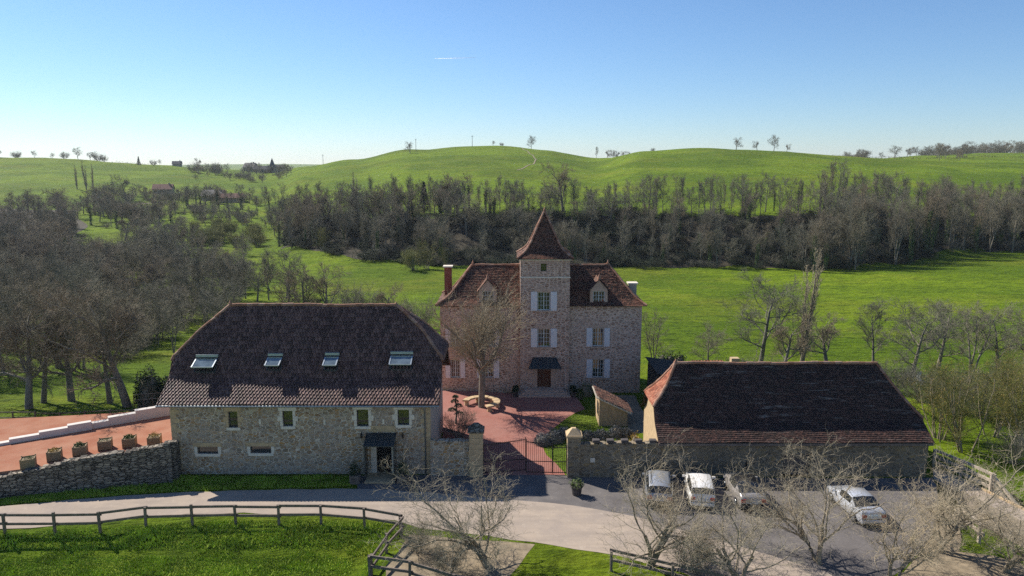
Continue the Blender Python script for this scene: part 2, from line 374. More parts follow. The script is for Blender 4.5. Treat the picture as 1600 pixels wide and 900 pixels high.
colm(430, [(62,'z',0),(85,'z',-2.5),(143,'z',-5.2),(185,'z',-6),(285,'p',371),(340,'p',345),(450,'p',304),(600,'p',281),(800,'p',268),(950,'z',6),(1500,'z',2),(3200,'z',10),(4200,'z',26)])
colm(490, [(62,'z',0),(85,'z',-2),(143,'z',-5),(185,'z',-6),(225,'p',393),(265,'p',345),(330,'p',318),(450,'p',283),(600,'p',263),(700,'p',260),(900,'z',8),(1500,'z',2),(3200,'z',10),(4200,'z',24)])
colm(560, [(62,'z',0),(85,'z',-1.5),(143,'z',-4.5),(185,'z',-6),(212,'p',405),(250,'p',342),(330,'p',308),(450,'p',274),(560,'p',255),(640,'p',249),(800,'z',18),(1500,'z',2),(3200,'z',0),(4200,'z',5)])
colm(650, [(62,'z',0),(85,'z',-1.2),(143,'z',-4.5),(185,'z',-6),(203,'p',414),(240,'p',339),(310,'p',306),(420,'p',265),(540,'p',242),(640,'p',234),(800,'z',24),(1500,'z',2),(3200,'z',0),(4200,'z',5)])
colm(770, [(62,'z',0),(85,'z',-1),(143,'z',-4.5),(185,'z',-6),(201,'p',416),(235,'p',337),(310,'p',300),(420,'p',261),(540,'p',238),(660,'p',228),(820,'z',26),(1500,'z',2),(3200,'z',0),(4200,'z',5)])
colm(850, [(62,'z',0),(85,'z',-1),(143,'z',-4.5),(185,'z',-6),(200,'p',416),(232,'p',337),(310,'p',302),(420,'p',266),(540,'p',245),(660,'p',235),(820,'z',24),(1500,'z',2),(3200,'z',0),(4200,'z',5)])
colm(925, [(62,'z',0),(85,'z',-1),(143,'z',-4.5),(185,'z',-6),(200,'p',416),(230,'p',338),(310,'p',303),(420,'p',270),(540,'p',254),(680,'p',247.5),(850,'z',18),(1500,'z',2),(3200,'z',0),(4200,'z',5)])
colm(1000,[(62,'z',0),(85,'z',-1),(143,'z',-4.3),(185,'z',-6),(200,'p',416),(229,'p',338),(300,'p',300),(390,'p',265),(480,'p',242),(540,'p',236),(700,'z',24),(1500,'z',2),(3200,'z',0),(4200,'z',5)])
colm(1100,[(62,'z',0),(85,'z',-1.4),(143,'z',-4.3),(182,'z',-6),(196,'p',418),(227,'p',338),(300,'p',297),(390,'p',260),(470,'p',238),(530,'p',232),(700,'z',24),(1500,'z',2),(3200,'z',0),(4200,'z',5)])
colm(1200,[(62,'z',0),(85,'z',-1.8),(143,'z',-4.3),(180,'z',-6),(192,'p',422),(226,'p',338),(300,'p',297),(390,'p',262),(470,'p',242),(540,'p',236.5),(700,'z',22),(1500,'z',8),(3200,'z',20),(4200,'z',40)])
colm(1300,[(62,'z',0),(85,'z',-2),(143,'z',-4.3),(180,'z',-5.6),(191,'p',424),(226,'p',338),(300,'p',299),(390,'p',267),(470,'p',250),(560,'p',245),(700,'z',24),(1500,'z',30),(3200,'z',48),(4200,'z',66)])
colm(1420,[(62,'z',0),(85,'z',-2),(143,'z',-4),(185,'z',-5.0),(205,'p',410),(240,'p',338),(300,'p',303),(390,'p',272),(480,'p',256),(620,'p',249),(900,'p',244),(1500,'z',26),(3200,'z',40),(4200,'z',50)])
colm(1520,[(62,'z',0),(85,'z',-2),(143,'z',-3.6),(190,'z',-4.6),(228,'p',396),(262,'p',340),(320,'p',300),(400,'p',272),(500,'p',256),(650,'p',247),(900,'p',240),(1100,'z',30),(3200,'z',40),(4200,'z',50)])
colm(1620,[(62,'z',0),(85,'z',-2),(143,'z',-3.4),(190,'z',-4.2),(238,'p',390),(270,'p',340),(320,'p',303),(400,'p',275),(500,'p',258),(650,'p',247),(900,'p',238),(1100,'z',34),(3200,'z',40),(4200,'z',50)])
colm(2600,[(62,'z',0),(85,'z',-2),(143,'z',-3.4),(190,'z',-4.2),(238,'p',390),(270,'p',340),(320,'p',303),(400,'p',275),(500,'p',258),(650,'p',247),(900,'p',238),(1100,'z',34),(3200,'z',40),(4200,'z',50)])
CU = np.array([c[0] for c in COLS])
def pchip(xs, ys, x):
    xs = np.asarray(xs, float); ys = np.asarray(ys, float); h = np.diff(xs); d = np.diff(ys) / h
    m = np.zeros(len(xs)); m[0] = d[0]; m[-1] = 0
    for i in range(1, len(xs) - 1):
        if d[i - 1] * d[i] > 0:
            w1 = 2 * h[i] + h[i - 1]; w2 = h[i] + 2 * h[i - 1]; m[i] = (w1 + w2) / (w1 / d[i - 1] + w2 / d[i])
    x = np.clip(x, xs[0], xs[-1]); i = np.clip(np.searchsorted(xs, x) - 1, 0, len(xs) - 2)
    t = (x - xs[i]) / h[i]; t2, t3 = t * t, t * t * t
    return (2*t3-3*t2+1)*ys[i] + (t3-2*t2+t)*h[i]*m[i] + (-2*t3+3*t2)*ys[i+1] + (t3-t2)*h[i]*m[i+1]
def sstep(a, b, x):
    t = np.clip((x - a) / (b - a), 0, 1); return t * t * (3 - 2 * t)
YG = np.concatenate([np.linspace(62, 300, 240), np.linspace(301, 1000, 240), np.linspace(1010, 4200, 120)])
TAB = np.stack([pchip([p[0] for p in c[1]], [p[1] for p in c[1]], YG) for c in COLS])     # column x distance
def ground_z(x, y):
    x = np.atleast_1d(np.asarray(x, float)); y = np.atleast_1d(np.asarray(y, float))
    yy = np.clip(y, 62, 4200); u = x / np.maximum(yy * 1.02, 62)
    u = np.clip(u, CU[0], CU[-1]); i = np.clip(np.searchsorted(CU, u) - 1, 0, len(CU) - 2)
    t = (u - CU[i]) / (CU[i + 1] - CU[i]); t = t * t * (3 - 2 * t)
    k = np.interp(yy, YG, np.arange(len(YG))); k0 = np.clip(k.astype(int), 0, len(YG) - 2); f = k - k0
    za = TAB[i, k0] * (1 - f) + TAB[i, k0 + 1] * f; zb = TAB[i + 1, k0] * (1 - f) + TAB[i + 1, k0 + 1] * f
    z = za * (1 - t) + zb * t
    z = np.where(y < 62, 0.0, z)
    # gentle relief away from the yard
    amp = sstep(70, 140, y) * 0.25 + sstep(300, 500, y) * 0.5
    z = z + amp * (np.sin(x * 0.11 + 1.3 * np.sin(y * 0.05)) + np.sin(y * 0.13 + x * 0.03)) * 0.5
    # the paddock below the fence and the low ground beside the footbridge
    z = z - 0.7 * sstep(41.0, 39.0, y) * sstep(-6.5, -9.0, x)
    z = z - 1.6 * sstep(26.5, 29.5, x) * sstep(46.8 , 44.8, y + 0.62 * (x - 31.0)) 
    # drop behind the terrace on the left
    return z
def gz(x, y): return float(ground_z(x, y)[0])
sx = np.concatenate([-np.geomspace(5200, 62, 110), np.linspace(-60, 60, 121), np.geomspace(62, 5200, 110)])
sy = np.concatenate([np.linspace(-120, 28, 12), np.linspace(30, 90, 81), np.linspace(91, 300, 140), np.geomspace(304, 900, 110), np.geomspace(915, 4600, 40)])
GX, GY = np.meshgrid(sx, sy); GZ = ground_z(GX.ravel(), GY.ravel())
V = np.stack([GX.ravel(), GY.ravel(), GZ], 1); nx, ny = len(sx), len(sy)
idx = np.arange(nx * ny).reshape(ny, nx)
Q = np.stack([idx[:-1, :-1], idx[:-1, 1:], idx[1:, 1:], idx[1:, :-1]], -1).reshape(-1, 4)
ground = link('ground', np_mesh('ground', V, Q, smooth=True), M['grass']); tag(ground, 'green spring meadows rolling from the yard to the hill crests', kind='structure')

def sheet(name, poly, z, mat, label, step=1.2, jit=0.12, kind='structure'):
    """flat paved or gravelled area with a slightly ragged outline"""
    P = []
    n = len(poly)
    for i in range(n):
        a = Vector((*poly[i], 0)); b = Vector((*poly[(i + 1) % n], 0)); k = max(1, int((b - a).length / step))
        for j in range(k):
            p = a.lerp(b, j / k); P.append((p.x + random.uniform(-jit, jit), p.y + random.uniform(-jit, jit), z))
    mb = MB(); mb.face(P); o = mb.build(name, mat)
    import bmesh
    bm = bmesh.new(); bm.from_mesh(o.data); bmesh.ops.triangulate(bm, faces=bm.faces); bm.to_mesh(o.data); bm.free()
    if o.data.polygons[0].normal.z < 0: o.data.flip_normals()
    return tag(o, label, kind=kind)
def zpoly(L, z=0): return [on_z(*p, z) for p in L]
sheet('road', [(-62, 37.5), (-62, 42.6)] + zpoly([(0, 792), (110, 781), (230, 773), (330, 768), (420, 765), (560, 764), (700, 772), (860, 786), (960, 800), (1080, 832), (1190, 862), (1290, 892), (1350, 925), (1390, 985), (1190, 985), (1130, 925), (1070, 896), (1000, 876), (900, 858), (800, 843), (720, 834), (660, 826), (620, 812), (500, 804), (380, 802), (290, 804), (200, 812), (90, 822), (0, 828)]), 0.012, M['road'], 'pale gravel lane passing in front of the stone barns')
sheet('parking_yard', zpoly([(560, 744), (672, 742), (760, 743), (890, 743), (1020, 746), (1460, 747), (1470, 790), (1450, 850), (1400, 900), (1330, 915), (1270, 895), (1190, 870), (1080, 836), (960, 804), (860, 790), (700, 776), (560, 768)]), 0.008, M['asphalt'], 'grey tarmac yard in front of the gate and long low barn', jit=0.08)
sheet('courtyard', [(-5.6, 48.8), (3.7, 48.8), (3.7, 49.6), (2.6, 52.5), (2.2, 55.2), (3.4, 58.0), (4.8, 60.8), (5.6, 62.0), (6.5, 63.0), (6.0, 66.9), (-6.2, 68.4), (-14, 68.4), (-14, 58), (-5.6, 57.2)], 0.012, M['red_paving'], 'red paved courtyard between the gate and the manor house', jit=0.03)
sheet('garden_lawn', [(3.75, 49.0), (9.6, 49.0), (9.6, 66), (6.6, 66.8), (6.7, 63.2), (5.8, 62), (5.0, 60.8), (3.6, 58.0), (2.4, 55.2), (2.75, 52.5)], 0.016, M['lawn'], 'small mown lawn right of the red courtyard', jit=0.05)
sheet('garden_path', [(9.65, 50), (9.7, 67), (11.6, 67), (11.6, 57), (10, 57)], 0.006, M['soil'], 'narrow earth strip behind the low barn', jit=0.05)
sheet('worn_earth', zpoly([(640, 838), (740, 842), (830, 852), (800, 905), (700, 915), (600, 915), (610, 880)]), 0.006, M['soil'], 'bare worn earth below the bare tree inside the fence', jit=0.25)
sheet('scrub_earth', zpoly([(1452, 800), (1490, 800), (1500, 860), (1600, 880), (1640, 960), (1400, 975), (1350, 928), (1410, 900), (1455, 850)]), 0.004, M['soil'], 'brown leaf-littered earth beside the footbridge', jit=0.25)

# terrace on the left, 1.6 m above the lane
TZ = 1.6
wa, wb = Vector((-36.6, 44.4)), Vector((-23.95, 50.6))
tm = MB()
tp = [(-60, 40.5), (-46, 42.0), (-36.6, 44.6), (-30, 47.1), (-23.7, 50.3), (-23.7, 58.6), (-28.5, 58.4), (-33, 57.2), (-40, 56.0), (-60, 54.0)]
tm.prism(tp, 'z', -0.4, TZ)
tag(tm.build('terrace', M['red_gravel']), 'raised terrace of red gravel left of the tall barn', kind='structure')

# ------------------------------------------------------------------ buildings: roofs and walls
def prof(poly, step):
    """resample a (inset, height) profile at equal steps along its length"""
    P = [Vector((p[0], p[1])) for p in poly]; L = [0]
    for a, b in zip(P, P[1:]): L.append(L[-1] + (b - a).length)
    n = max(2, int(round(L[-1] / step))); o = []
    for k in range(n + 1):
        t = L[-1] * k / n; i = max(0, min(len(P) - 2, int(np.searchsorted(L, t) - 1)))
        f = (t - L[i]) / (L[i + 1] - L[i]); o.append(tuple(P[i].lerp(P[i + 1], f)))
    return o
def smooth_prof(poly, n=3):
    P = list(poly)
    for _ in range(n):
        Q = [P[0]]
        for a, b in zip(P, P[1:]):
            Q += [(a[0] * .75 + b[0] * .25, a[1] * .75 + b[1] * .25), (a[0] * .25 + b[0] * .75, a[1] * .25 + b[1] * .75)]
        Q.append(P[-1]); P = Q
    return P
def interp_inset(poly, h):
    return float(np.interp(h, [p[1] for p in poly], [p[0] for p in poly]))

def tile_face(axis, A, B, base, mb, width, style, seed, odd=True, sag=0.022):
    """rows of tiles on one slope. axis 'x' or 'y' runs along the rows; A,B: row ends per level; base: (perp, z) per level"""
    rnd = random.Random(seed)
    def pt(s, perp, z): return Vector((s, perp, z)) if axis == 'x' else Vector((perp, s, z))
    ph = seed * 1.7
    def wob(s): return Vector((0, 0, sag * (1.7 + math.sin(0.62 * s + ph) + 0.7 * math.sin(1.55 * s + 2 * ph))))
    for k in range(len(base) - 1):
        p0, p1 = pt(0, *base[k]), pt(0, *base[k + 1]); upv = (p1 - p0); dv = pt(1, 0, 0)
        n = dv.cross(upv).normalized()
        if n.z < 0 or (abs(n.z) < 1e-6 and n.dot(upv) > 0): n = -n
        lo, hi = min(A[k], B[k]), max(A[k], B[k]); lo1, hi1 = min(A[k + 1], B[k + 1]), max(A[k + 1], B[k + 1])
        off = (width / 2 if (odd and k % 2) else 0) - width
        s = lo + off - ((lo) % width)
        rowj = rnd.uniform(-0.008, 0.008)
        while s < hi + width:
            s0, s1 = s + rnd.uniform(0.002, 0.012), s + width - rnd.uniform(0.002, 0.012); s += width
            if s1 <= lo or s0 >= hi: continue
            a0, a1 = max(s0, lo), min(s1, hi)
            b0, b1 = min(max(s0, lo1), hi1), max(min(s1, hi1), lo1)
            if a1 - a0 < 0.03: continue
            val = rnd.random(); i = len(mb.v)
            if style == 'pan':
                m_ = 5; prof_ = [0.0, 0.055, 0.06, 0.02, -0.005, 0.0]
                for q in range(m_ + 1):
                    t = q / m_; lf = prof_[q]
                    mb.v.append(tuple(p0 + dv * (a0 + (a1 - a0) * t) + n * (0.055 + lf) - upv * 0.06 + wob(a0)))
                for q in range(m_ + 1):
                    t = q / m_; lf = prof_[q]
                    mb.v.append(tuple(p1 + dv * (b0 + (b1 - b0) * t) + n * (0.02 + lf) + wob(a0)))
                for q in range(m_ + 1):
                    t = q / m_
                    mb.v.append(tuple(p0 + dv * (a0 + (a1 - a0) * t) - upv * 0.06 + wob(a0)))
                for q in range(m_):
                    mb.f.append((i + q, i + q + 1, i + m_ + 2 + q, i + m_ + 1 + q)); mb.r.append(val)
                    mb.f.append((i + q, i + 2 * m_ + 2 + q, i + 2 * m_ + 3 + q, i + q + 1)); mb.r.append(val)
            else:
                tl = 0.035 + rnd.uniform(0, 0.022); skew = rnd.uniform(-0.012, 0.012)
                dz = rnd.uniform(-0.1, 0.06) + rowj
                wv = wob(a0)
                mb.v += [tuple(p0 + dv * a0 + n * (tl + skew) + upv * dz + wv), tuple(p0 + dv * a1 + n * (tl - skew) + upv * dz + wv), tuple(p1 + dv * b1 + n * 0.012 + wv), tuple(p1 + dv * b0 + n * 0.012 + wv),
                         tuple(p0 + dv * a0 + n * (tl + skew - 0.028) + upv * dz + wv), tuple(p0 + dv * a1 + n * (tl - skew - 0.028) + upv * dz + wv)]
                mb.f.append((i, i + 1, i + 2, i + 3)); mb.r.append(val)
                mb.f.append((i, i + 4, i + 5, i + 1)); mb.r.append(val)

def ridge_run(mb, pts, r=0.12, seg=0.42):
    pts = [Vector(p) for p in pts]
    L = [0]
    for a, b in zip(pts, pts[1:]): L.append(L[-1] + (b - a).length)
    n = max(1, int(L[-1] / seg))
    def at(t):
        i = max(0, min(len(pts) - 2, int(np.searchsorted(L, t) - 1))); return pts[i].lerp(pts[i + 1], (t - L[i]) / max(1e-6, L[i + 1] - L[i]))
    for k in range(n):
        a, b = at(L[-1] * k / n), at(min(L[-1], L[-1] * (k + 1.12) / n))
        j = random.uniform(-0.02, 0.02); z = Vector((0, 0, 0.03 + j + 0.03 * math.sin(a.x * .62) + 0.02 * math.sin(a.x * 1.5)))
        mb.tube([a + z, b + z + Vector((0, 0, 0.012))], [r * 1.06, r * 0.94], 8, r=random.random())

def make_roof(root, x0, x1, y0, y1, ze, pf, pl, prr, step, width, style, mat, seed,  hipz=(None, None), ridge_mat=None, tiled=('f', 'l', 'r'), finials=(), capr=0.12, side_mat=None):
    """roof lofted by level: pf front/back (inset,height) profile, pl/prr left/right; hipz: height where a half hip starts"""
    lv = prof(pf, step)
    LV = []
    for ins, h in lv:
        li = interp_inset(pl, h); ri = interp_inset(prr, h)
        LV.append((ze + h, x0 + li, x1 - ri, y0 + ins, y1 - ins))
    roof = MB()
    def q(a, b): roof.face([a[0], a[1], b[1], b[0]])
    for a, b in zip(LV, LV[1:]):
        q(((a[1], a[3], a[0]), (a[2], a[3], a[0])), ((b[1], b[3], b[0]), (b[2], b[3], b[0])))
        q(((a[1], a[4], a[0]), (a[2], a[4], a[0])), ((b[1], b[4], b[0]), (b[2], b[4], b[0])))
        if b[1] - a[1] > 1e-4: q(((a[1], a[3], a[0]), (a[1], a[4], a[0])), ((b[1], b[3], b[0]), (b[1], b[4], b[0])))
        if a[2] - b[2] > 1e-4: q(((a[2], a[3], a[0]), (a[2], a[4], a[0])), ((b[2], b[3], b[0]), (b[2], b[4], b[0])))
    ro = roof.build('roof', M['under'], root)
    fb = [(l[3], l[0]) for l in LV]
    if 'f' in tiled:
        t = MB(); tile_face('x', [l[1] for l in LV], [l[2] for l in LV], fb, t, width, style, seed)
        o = t.build('roof_tiles', mat, ro); o['kind'] = 'stuff'
    if 'b' in tiled or True:
        t = MB(); tile_face('x', [l[1] for l in LV], [l[2] for l in LV], [(l[4], l[0]) for l in LV], t, width * 2, 'flat', seed + 5)
        o = t.build('rear_roof_tiles', mat, ro); o['kind'] = 'stuff'
    for key, i in (('l', 1), ('r', 2)):
        if key not in tiled: continue
        ks = [k for k in range(len(LV)) if k > 0 and abs(LV[k][i] - LV[k - 1][i]) > 1e-4]
        if not ks: continue
        sub = LV[max(0, ks[0] - 1):]
        t = MB(); tile_face('y', [l[3] for l in sub], [l[4] for l in sub], [(l[i], l[0]) for l in sub], t, width, style, seed + i)
        o = t.build('hip_tiles', (side_mat or {}).get(key, mat), ro); o['kind'] = 'stuff'
        rg = MB()
        ridge_run(rg, [(l[i], l[3], l[0] + 0.05) for l in sub][::-1], capr)
        ridge_run(rg, [(l[i], l[4], l[0] + 0.05) for l in sub][::-1], capr)
        rg.build('hip_ridge_tiles', ridge_mat or M['ridge'], ro, smooth=False)
    T = LV[-1]
    if T[2] - T[1] > 0.3:
        rg = MB(); ridge_run(rg, [(T[1], (T[3] + T[4]) / 2, T[0] + 0.05), (T[2], (T[3] + T[4]) / 2, T[0] + 0.05)], capr); rg.build('ridge_tiles', ridge_mat or M['ridge'], ro)
    for fx, fh in finials:
        f = MB(); y = (T[3] + T[4]) / 2
        f.tube([(fx, y, T[0] - 0.05), (fx, y, T[0] + fh * 0.3), (fx, y, T[0] + fh * 0.45), (fx, y, T[0] + fh * 0.6), (fx, y, T[0] + fh)], [0.13, 0.09, 0.14, 0.06, 0.02], 8)
        f.build('finial', M['ridge'], ro, smooth=True)
    return ro, LV

def wall_panel(mb, x0, x1, z0, z1, y, holes, depth=0.35):
    """a wall face in the plane y with real openings and reveals"""
    xs = sorted({x0, x1, *[h[0] for h in holes], *[h[1] for h in holes]}); zs = sorted({z0, z1, *[h[2] for h in holes], *[h[3] for h in holes]})
    for a, b in zip(xs, xs[1:]):
        for c, d in zip(zs, zs[1:]):
            mx, mz = (a + b) / 2, (c + d) / 2
            if any(h[0] < mx < h[1] and h[2] < mz < h[3] for h in holes): continue
            mb.face([(a, y, c), (b, y, c), (b, y, d), (a, y, d)])
    for h in holes:
        a, b, c, d = h
        mb.face([(a, y, c), (a, y + depth, c), (a, y + depth, d), (a, y, d)]); mb.face([(b, y, c), (b, y, d), (b, y + depth, d), (b, y + depth, c)])
        mb.face([(a, y, d), (a, y + depth, d), (b, y + depth, d), (b, y, d)]); mb.face([(a, y, c), (b, y, c), (b, y + depth, c), (a, y + depth, c)])

def window(root, x0, x1, z0, z1, y, rec=0.2, frame=None, bars=(0, 0), fw=0.06, glass=None, mid=0.0):
    f = MB(); frame = frame or M['frame_dark']; yy = y + rec
    f.box(x0, x0 + fw, yy, yy + 0.07, z0, z1); f.box(x1 - fw, x1, yy, yy + 0.07, z0, z1)
    f.box(x0 + fw, x1 - fw, yy, yy + 0.07, z0, z0 + fw); f.box(x0 + fw, x1 - fw, yy, yy + 0.07, z1 - fw, z1)
    wdw = f.build('window', frame, root)
    mb = MB(); mb.box(x0 + fw, x1 - fw, yy + 0.03, yy + 0.045, z0 + fw, z1 - fw); mb.build('pane', glass or M['glass'], wdw)
    if mid:
        b = MB(); xm = (x0 + x1) / 2; b.box(xm - mid / 2, xm + mid / 2, yy - 0.01, yy + 0.025, z0 + fw, z1 - fw); b.build('mullion', frame, wdw)
    nb = bars[0]
    for k in range(1, nb + 1):
        xx = x0 + fw + (x1 - x0 - 2 * fw) * k / (nb + 1)
        if mid and abs(xx - (x0 + x1) / 2) < 0.05: continue
        b = MB(); b.box(xx - 0.014, xx + 0.014, yy + 0.005, yy + 0.028, z0 + fw, z1 - fw); b.build('glazing_bar', frame, wdw)
    for k in range(1, bars[1] + 1):
        zz = z0 + fw + (z1 - z0 - 2 * fw) * k / (bars[1] + 1)
        b = MB(); b.box(x0 + fw, x1 - fw, yy + 0.002, yy + 0.026, zz - 0.014, zz + 0.014); b.build('glazing_bar', frame, wdw)
    return wdw

# ---------------------------------------- the tall barn on the left
BY, BX0, BX1, BYB = 49.0, -23.75, -5.72, 58.4
barn = thing('stone_barn', 'tall rubble-stone barn with steep dark tiled roof and four skylights', 'barn', None, (-14.7, BY, 0))
def BQ(px, py): 
    x, z = on_y(px, py, BY); return x, z
barn_inv = (14.7, -BY, 0)
def reroot(root):
    """children were built in world coordinates: keep them there"""
    bpy.context.view_layer.update()
    inv = root.matrix_world.inverted()
    for c in root.children: c.matrix_parent_inverse = inv
def hole(pa, pb):
    (a, d), (b, c) = BQ(*pa), BQ(*pb); return (a, b, c, d)
Hs = [hole((356, 643), (372, 668)), hole((441, 642), (458, 666)), hole((557, 640), (576, 666)), hole((621, 640), (639.5, 664)), hole((308, 698), (341, 709)), hole((391, 697.5), (424, 708)), (-9.5, -8.45, 0.12, 2.42)]
wb_ = MB(); wall_panel(wb_, BX0, BX1, -0.3, 5.45, BY, Hs)
wb_.face([(BX0, BY, -0.3), (BX0, BYB, -0.3), (BX0, BYB, 5.6), (BX0, BY, 5.6)])
wb_.face([(BX0, BYB, -0.3), (BX1, BYB, -0.3), (BX1, BYB, 5.6), (BX0, BYB, 5.6)])
wl = wb_.build('front_wall', M['barn_stone'], barn)
sw = MB(); sw.face([(BX1, BY, -0.3), (BX1, BYB, -0.3), (BX1, BYB, 5.5), (BX1, BY, 5.5)]); sw.build('side_wall', M['render'], barn)
PF = smooth_prof([(0, 0), (2.0, 1.16), (2.2, 1.45), (5.12, 5.97)], 2)
ZE = 5.2
EX0, EX1 = -24.45, -5.0
# half hips start where the verge stops
HZ = 2.55
PL = [(0, 0), (0, HZ), (0.55, HZ + 0.55), (1.5, HZ + 1.7), (3.55, 5.97)]; PR_ = [(0, 0), (0, HZ), (0.6, HZ + 0.6), (1.5, HZ + 1.7), (3.6, 5.97)]
roof, LVB = make_roof(barn, EX0, EX1, 48.55, 58.75, ZE, PF, PL, PR_, 0.31, 0.245, 'pan', M['pantile'], 11, finials=((EX0 + 3.55, 0.45), (EX1 - 3.6, 0.35)))
# gables under the half hips
for xg, nm, mt in ((BX0, 'gable', M['barn_stone']), (BX1, 'gable', M['wood_red'])):
    g = MB(); pts = [(xg, l[3] + 0.25, l[0] - 0.12) for l in LVB if l[0] <= ZE + HZ + 0.2] + [(xg, l[4] - 0.25, l[0] - 0.12) for l in LVB if l[0] <= ZE + HZ + 0.2][::-1]
    g.face(pts); g.build(nm, mt, barn)
# boarded verges
for xg in (EX0 + 0.02, EX1 - 0.02):
    pr = [l for l in LVB if l[0] <= ZE + HZ + 0.2]; v = MB(); v2 = MB()
    for a, b in zip(pr, pr[1:]):
        v.beam((xg, a[3], a[0] - 0.08), (xg, b[3], b[0] - 0.08), 0.04, 0.22); v2.beam((xg, a[4], a[0] - 0.08), (xg, b[4], b[0] - 0.08), 0.04, 0.22)
    v.build('verge_board', M['wood_red'], barn); v2.build('verge_board', M['wood_red'], barn)
# hip eave soffit on the right
sf = MB(); k = [l for l in LVB if l[0] <= ZE + HZ + 0.2][-1]
sf.box(BX1 - 0.05, EX1, k[3], k[4], k[0] - 0.2, k[0] - 0.12); sf.build('hip_soffit', M['wood_red'], barn)
gt = MB(); gt.tube([(EX0, 48.47, 5.14), (EX1, 48.47, 5.14)], 0.07, 8); gt.build('gutter', M['zinc'], barn, smooth=True)
dp = MB(); dp.tube([(-6.05, 48.5, 5.1), (-6.05, 48.9, 4.8), (-6.05, 48.92, 0.05)], 0.05, 8); dp.build('downpipe', M['zinc'], barn, smooth=True)
for i, h in enumerate(Hs[:6]):
    a, b, c, d = h
    window(barn, a, b, c, d, BY, 0.16, M['frame_dark'], fw=0.05)
    s = MB(); s.box(a - 0.16, b + 0.16, BY - 0.05, BY + 0.12, c - 0.2, c - 0.002); s.build('window_sill', M['limestone'], barn, bevel=0.012)
    lst = M['limestone'] if i in (1, 2, 3) else M['limestone_tan']
    s = MB(); s.box(a - 0.28, b + 0.28, BY - 0.03, BY + 0.12, d + 0.002, d + 0.3); s.build('lintel', lst, barn, bevel=0.012)
    if i < 4:
        n = 3; hh = (d - c) / n
        for k in range(n):
            for sd in (-1, 1):
                wd = 0.36 if k % 2 else 0.2
                s = MB(); x_ = a if sd < 0 else b
                s.box(min(x_ + sd * 0.002, x_ + sd * wd), max(x_ + sd * 0.002, x_ + sd * wd), BY - 0.025, BY + 0.12, c + k * hh + 0.008, c + (k + 1) * hh - 0.008); s.build('jamb_stone', lst, barn, bevel=0.012)
    else:
        for sd in (-1, 1):
            x_ = a if sd < 0 else b
            s = MB(); s.box(min(x_ + sd * 0.002, x_ + sd * 0.22), max(x_ + sd * 0.002, x_ + sd * 0.22), BY - 0.025, BY + 0.12, c, d); s.build('jamb_stone', M['limestone'], barn, bevel=0.012)
# quoins on both front corners
for xq, sd in ((BX0, 1), (BX1, -1)):
    for k in range(15):
        wd = 0.62 if k % 2 else 0.38; z = 0.0 + k * 0.34
        s = MB(); s.box(min(xq - sd * 0.02, xq + sd * wd), max(xq - sd * 0.02, xq + sd * wd), BY - 0.02, BY + (0.38 if k % 2 else 0.62), z + 0.012, z + 0.33, jit=0.01); s.build('quoin', M['limestone_tan'], barn, bevel=0.015)
# door, canopy, step, lamps, carved panel
dr = MB(); dr.box(-9.5, -8.45, BY + 0.26, BY + 0.32, 0.12, 2.42); door = dr.build('door', M['black'], barn)
s = MB(); s.box(-9.02, -8.97, BY + 0.22, BY + 0.258, 0.15, 2.4); s.build('door_stile', M['frame_dark'], door)
s = MB(); s.tube([(-8.9, BY + 0.2, 1.0), (-8.9, BY + 0.2, 1.3)], 0.02, 6); s.build('handle', M['alu'], door)
for xa, xb in ((-9.9, -9.502), (-8.448, -8.16)):
    for k in range(4):
        s = MB(); s.box(xa, xb, BY - 0.04, BY + 0.1, 0.1 + k * 0.58, 0.1 + k * 0.58 + 0.57); s.build('door_jamb_stone', M['limestone'], barn, bevel=0.012)
cn = MB(); cn.hexa([(-10.15, 47.75, 2.5), (-8.05, 47.75, 2.5), (-8.05, BY - 0.02, 3.0), (-10.15, BY - 0.02, 3.0), (-10.15, 47.75, 2.55), (-8.05, 47.75, 2.55), (-8.05, BY - 0.02, 3.05), (-10.15, BY - 0.02, 3.05)])
cnp = cn.build('door_canopy', M['dark_zinc'], barn)
for k in range(6):
    xx = -10.13 + k * 0.412; s = MB(); s.beam((xx, 47.74, 2.575), (xx, BY - 0.03, 3.075), 0.035, 0.05); s.build('canopy_seam', M['dark_zinc'], cnp)
for xx in (-10.1, -8.1):
    s = MB(); s.box(xx - 0.04, xx + 0.04, 47.8, 47.88, 0.12, 2.5); s.build('canopy_post', M['dark_zinc'], cnp)
    s = MB(); s.box(xx - 0.012, xx + 0.012, 47.9, BY - 0.06, 0.2, 2.5); s.build('canopy_side_glass', M['glass'], cnp)
s = MB(); s.box(-10.1, -8.0, 47.4, BY - 0.001, 0.0, 0.12); s.build('door_step', M['limestone_tan'], barn, bevel=0.02)
for xx in (-10.5, -7.62):
    s = MB(); s.box(xx - 0.07, xx + 0.07, BY - 0.2, BY - 0.03, 2.72, 2.98); s.box(xx - 0.02, xx + 0.02, BY - 0.08, BY, 2.9, 3.1); s.build('wall_lamp', M['iron'], barn)
s = MB(); s.box(-10.0, -8.15, BY - 0.035, BY + 0.1, 3.15, 3.58); pn = s.build('carved_stone_panel', M['limestone_tan'], barn, bevel=0.015)
s = MB(); s.tube([(-9.72, BY - 0.04, 3.24), (-9.58, BY - 0.04, 3.5), (-9.44, BY - 0.04, 3.24)], 0.018, 5); s.tube([(-9.66, BY - 0.04, 3.33), (-9.5, BY - 0.04, 3.33)], 0.014, 5); s.build('carved_mark', M['dark_stone'], pn)
for px, py in ((406, 659), (507, 660), (599, 659)):
    x, z = BQ(px, py); s = MB(); s.box(x - 0.07, x + 0.07, BY - 0.02, BY + 0.05, z - 0.18, z + 0.18); s.build('wall_vent', M['limestone'], barn)
